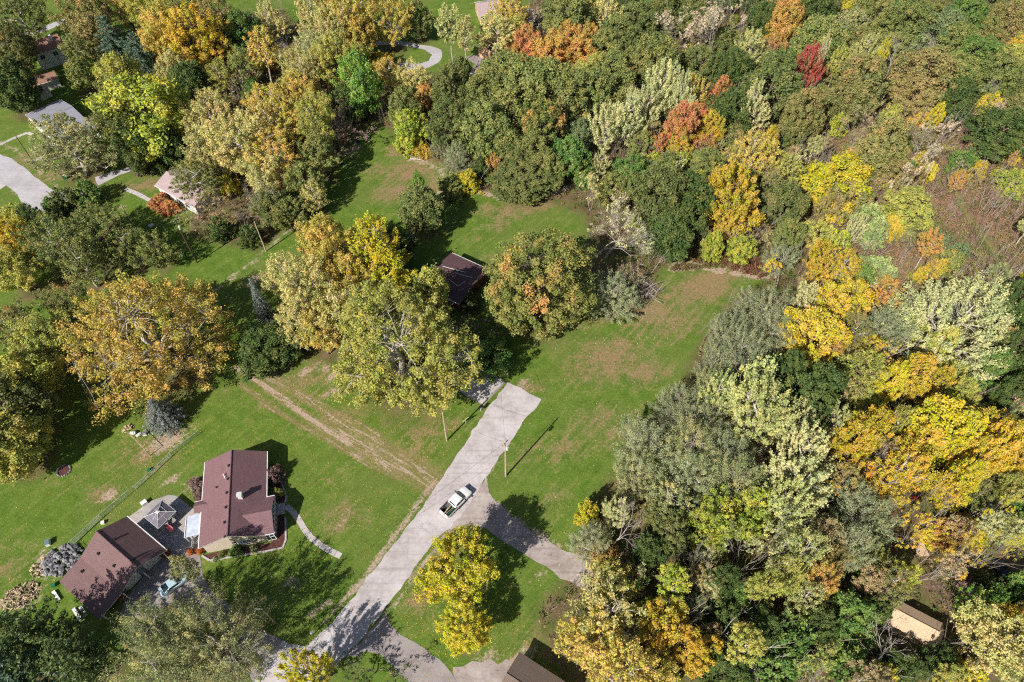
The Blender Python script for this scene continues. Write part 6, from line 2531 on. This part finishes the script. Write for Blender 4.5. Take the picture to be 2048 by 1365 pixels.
loc, rt, W_, L_ = from_corner((1048, 1338), (1120, 1385), (1018, 1390), 3.0)  # brown roof shape, put in mostly to stand for a cast shadow
gable_house("shadow_shed", "dark brown roof corner cut by the bottom edge", loc, rt, 7, 9, 2.8, 4.0, shingle("shadow_brown_shingles", (112, 98, 88), (128, 112, 102)), M_TANW, 0.4, gutter=False)

# scrap in the right-hand wood
def scrap(x, y, name, label, cat, parts, rz):
    g = at(x, y)
    r = tag(empty(name, (g.x, g.y, 0), rz), label, cat)
    for nm, c_, d, m_ in parts:
        MB().box(c_, d, random.uniform(-.5, .5)).build(nm, m_, r)


scrap(1812, 945, "scrap_heap", "heap of white scrap and tarps under the golden trees", "scrap heap",
      [("tarp", (random.uniform(-3.5, 3.5), random.uniform(-2, 2), 0.5 + random.random() * 1.8), (random.uniform(.6, 1.6), random.uniform(.5, 1.2), random.uniform(.2, .8)), M_TARP) for _ in range(16)], 0.3)
scrap(1828, 1000, "red_barrow", "small red object below the white scrap heap in the wood", "barrow", [("tray", (0, 0, .5), (1.0, .7, .3), M_RED), ("leg", (.3, 0, .2), (.1, .5, .4), M_BLACK)], 0.4)
scrap(1834, 1096, "flat_trailer", "pale flat trailer half hidden between bare stems in the wood", "trailer", [("deck", (0, 0, .7), (3.2, 1.8, .15), M_TANW), ("axle", (0, 0, .35), (.2, 1.9, .5), M_BLACK)], 1.2)
scrap(2016, 1076, "blue_tarp", "pale blue tarp bundle near the right edge of the wood", "tarp", [("bundle", (0, 0, .4), (1.4, .9, .8), M_CAR_B), ("fold", (.6, .3, .3), (.8, .8, .5), M_TARP)], 0.2)

# brush pile of cut branches at the field edge
def brush_pile():
    g = at(1300, 585)
    root = tag(empty("brush_pile", (g.x, g.y, 0)), "pile of cut grey branches at the near field's upper left edge", "brush pile")
    r = random.Random(12)
    for i in range(90):
        a = r.gauss(0.9, 0.7)
        L_ = r.uniform(1.5, 4.5)
        c_ = Vector((r.gauss(-1, 1.6), r.gauss(0, 1.6), r.uniform(0.1, 1.3)))
        d = Vector((math.cos(a), math.sin(a), r.uniform(-.25, .3))) * L_ / 2
        k = Vector((r.gauss(0, .15), r.gauss(0, .15), r.gauss(0, .15)))
        MB().tube([c_ - d, c_ + k, c_ + d], [0.06 * r.uniform(.5, 1.2), 0.045, 0.015], 4, False).build("branch", M_BARK_DEAD if i % 3 else M_TWIG, root)


brush_pile()
for x, y, L_, a, l in ((1480, 1322, 9, -0.35, "fallen trunk across the end of the wood track"), (1600, 1262, 7, 0.55, "fallen pale limb in the green undergrowth lower right"), (1660, 1290, 6, 0.9, "second fallen limb right of the first in the undergrowth"),
                       (1010, 400, 4, 0.1, "thin pale log lying along the far lawn's edge"), (835, 321, 3.5, -0.2, "short pale log at the upper end of the far lawn")):
    g = at(x, y)
    r = tag(empty("fallen_log", (g.x, g.y, 0), a), l, "log")
    MB().tube([(-L_ / 2, 0, .2), (0, .15, .22), (L_ / 2, 0, .2)], [0.2, 0.16, 0.07], 8).build("trunk", M_BARK_DEAD, r)
    for t in (-.1, .25):
        MB().tube([(L_ * t, 0, .25), (L_ * (t + .12), .6, .6), (L_ * (t + .2), 1.1, .8)], [0.07, 0.05, 0.02], 5).build("branch", M_BARK_DEAD, r)
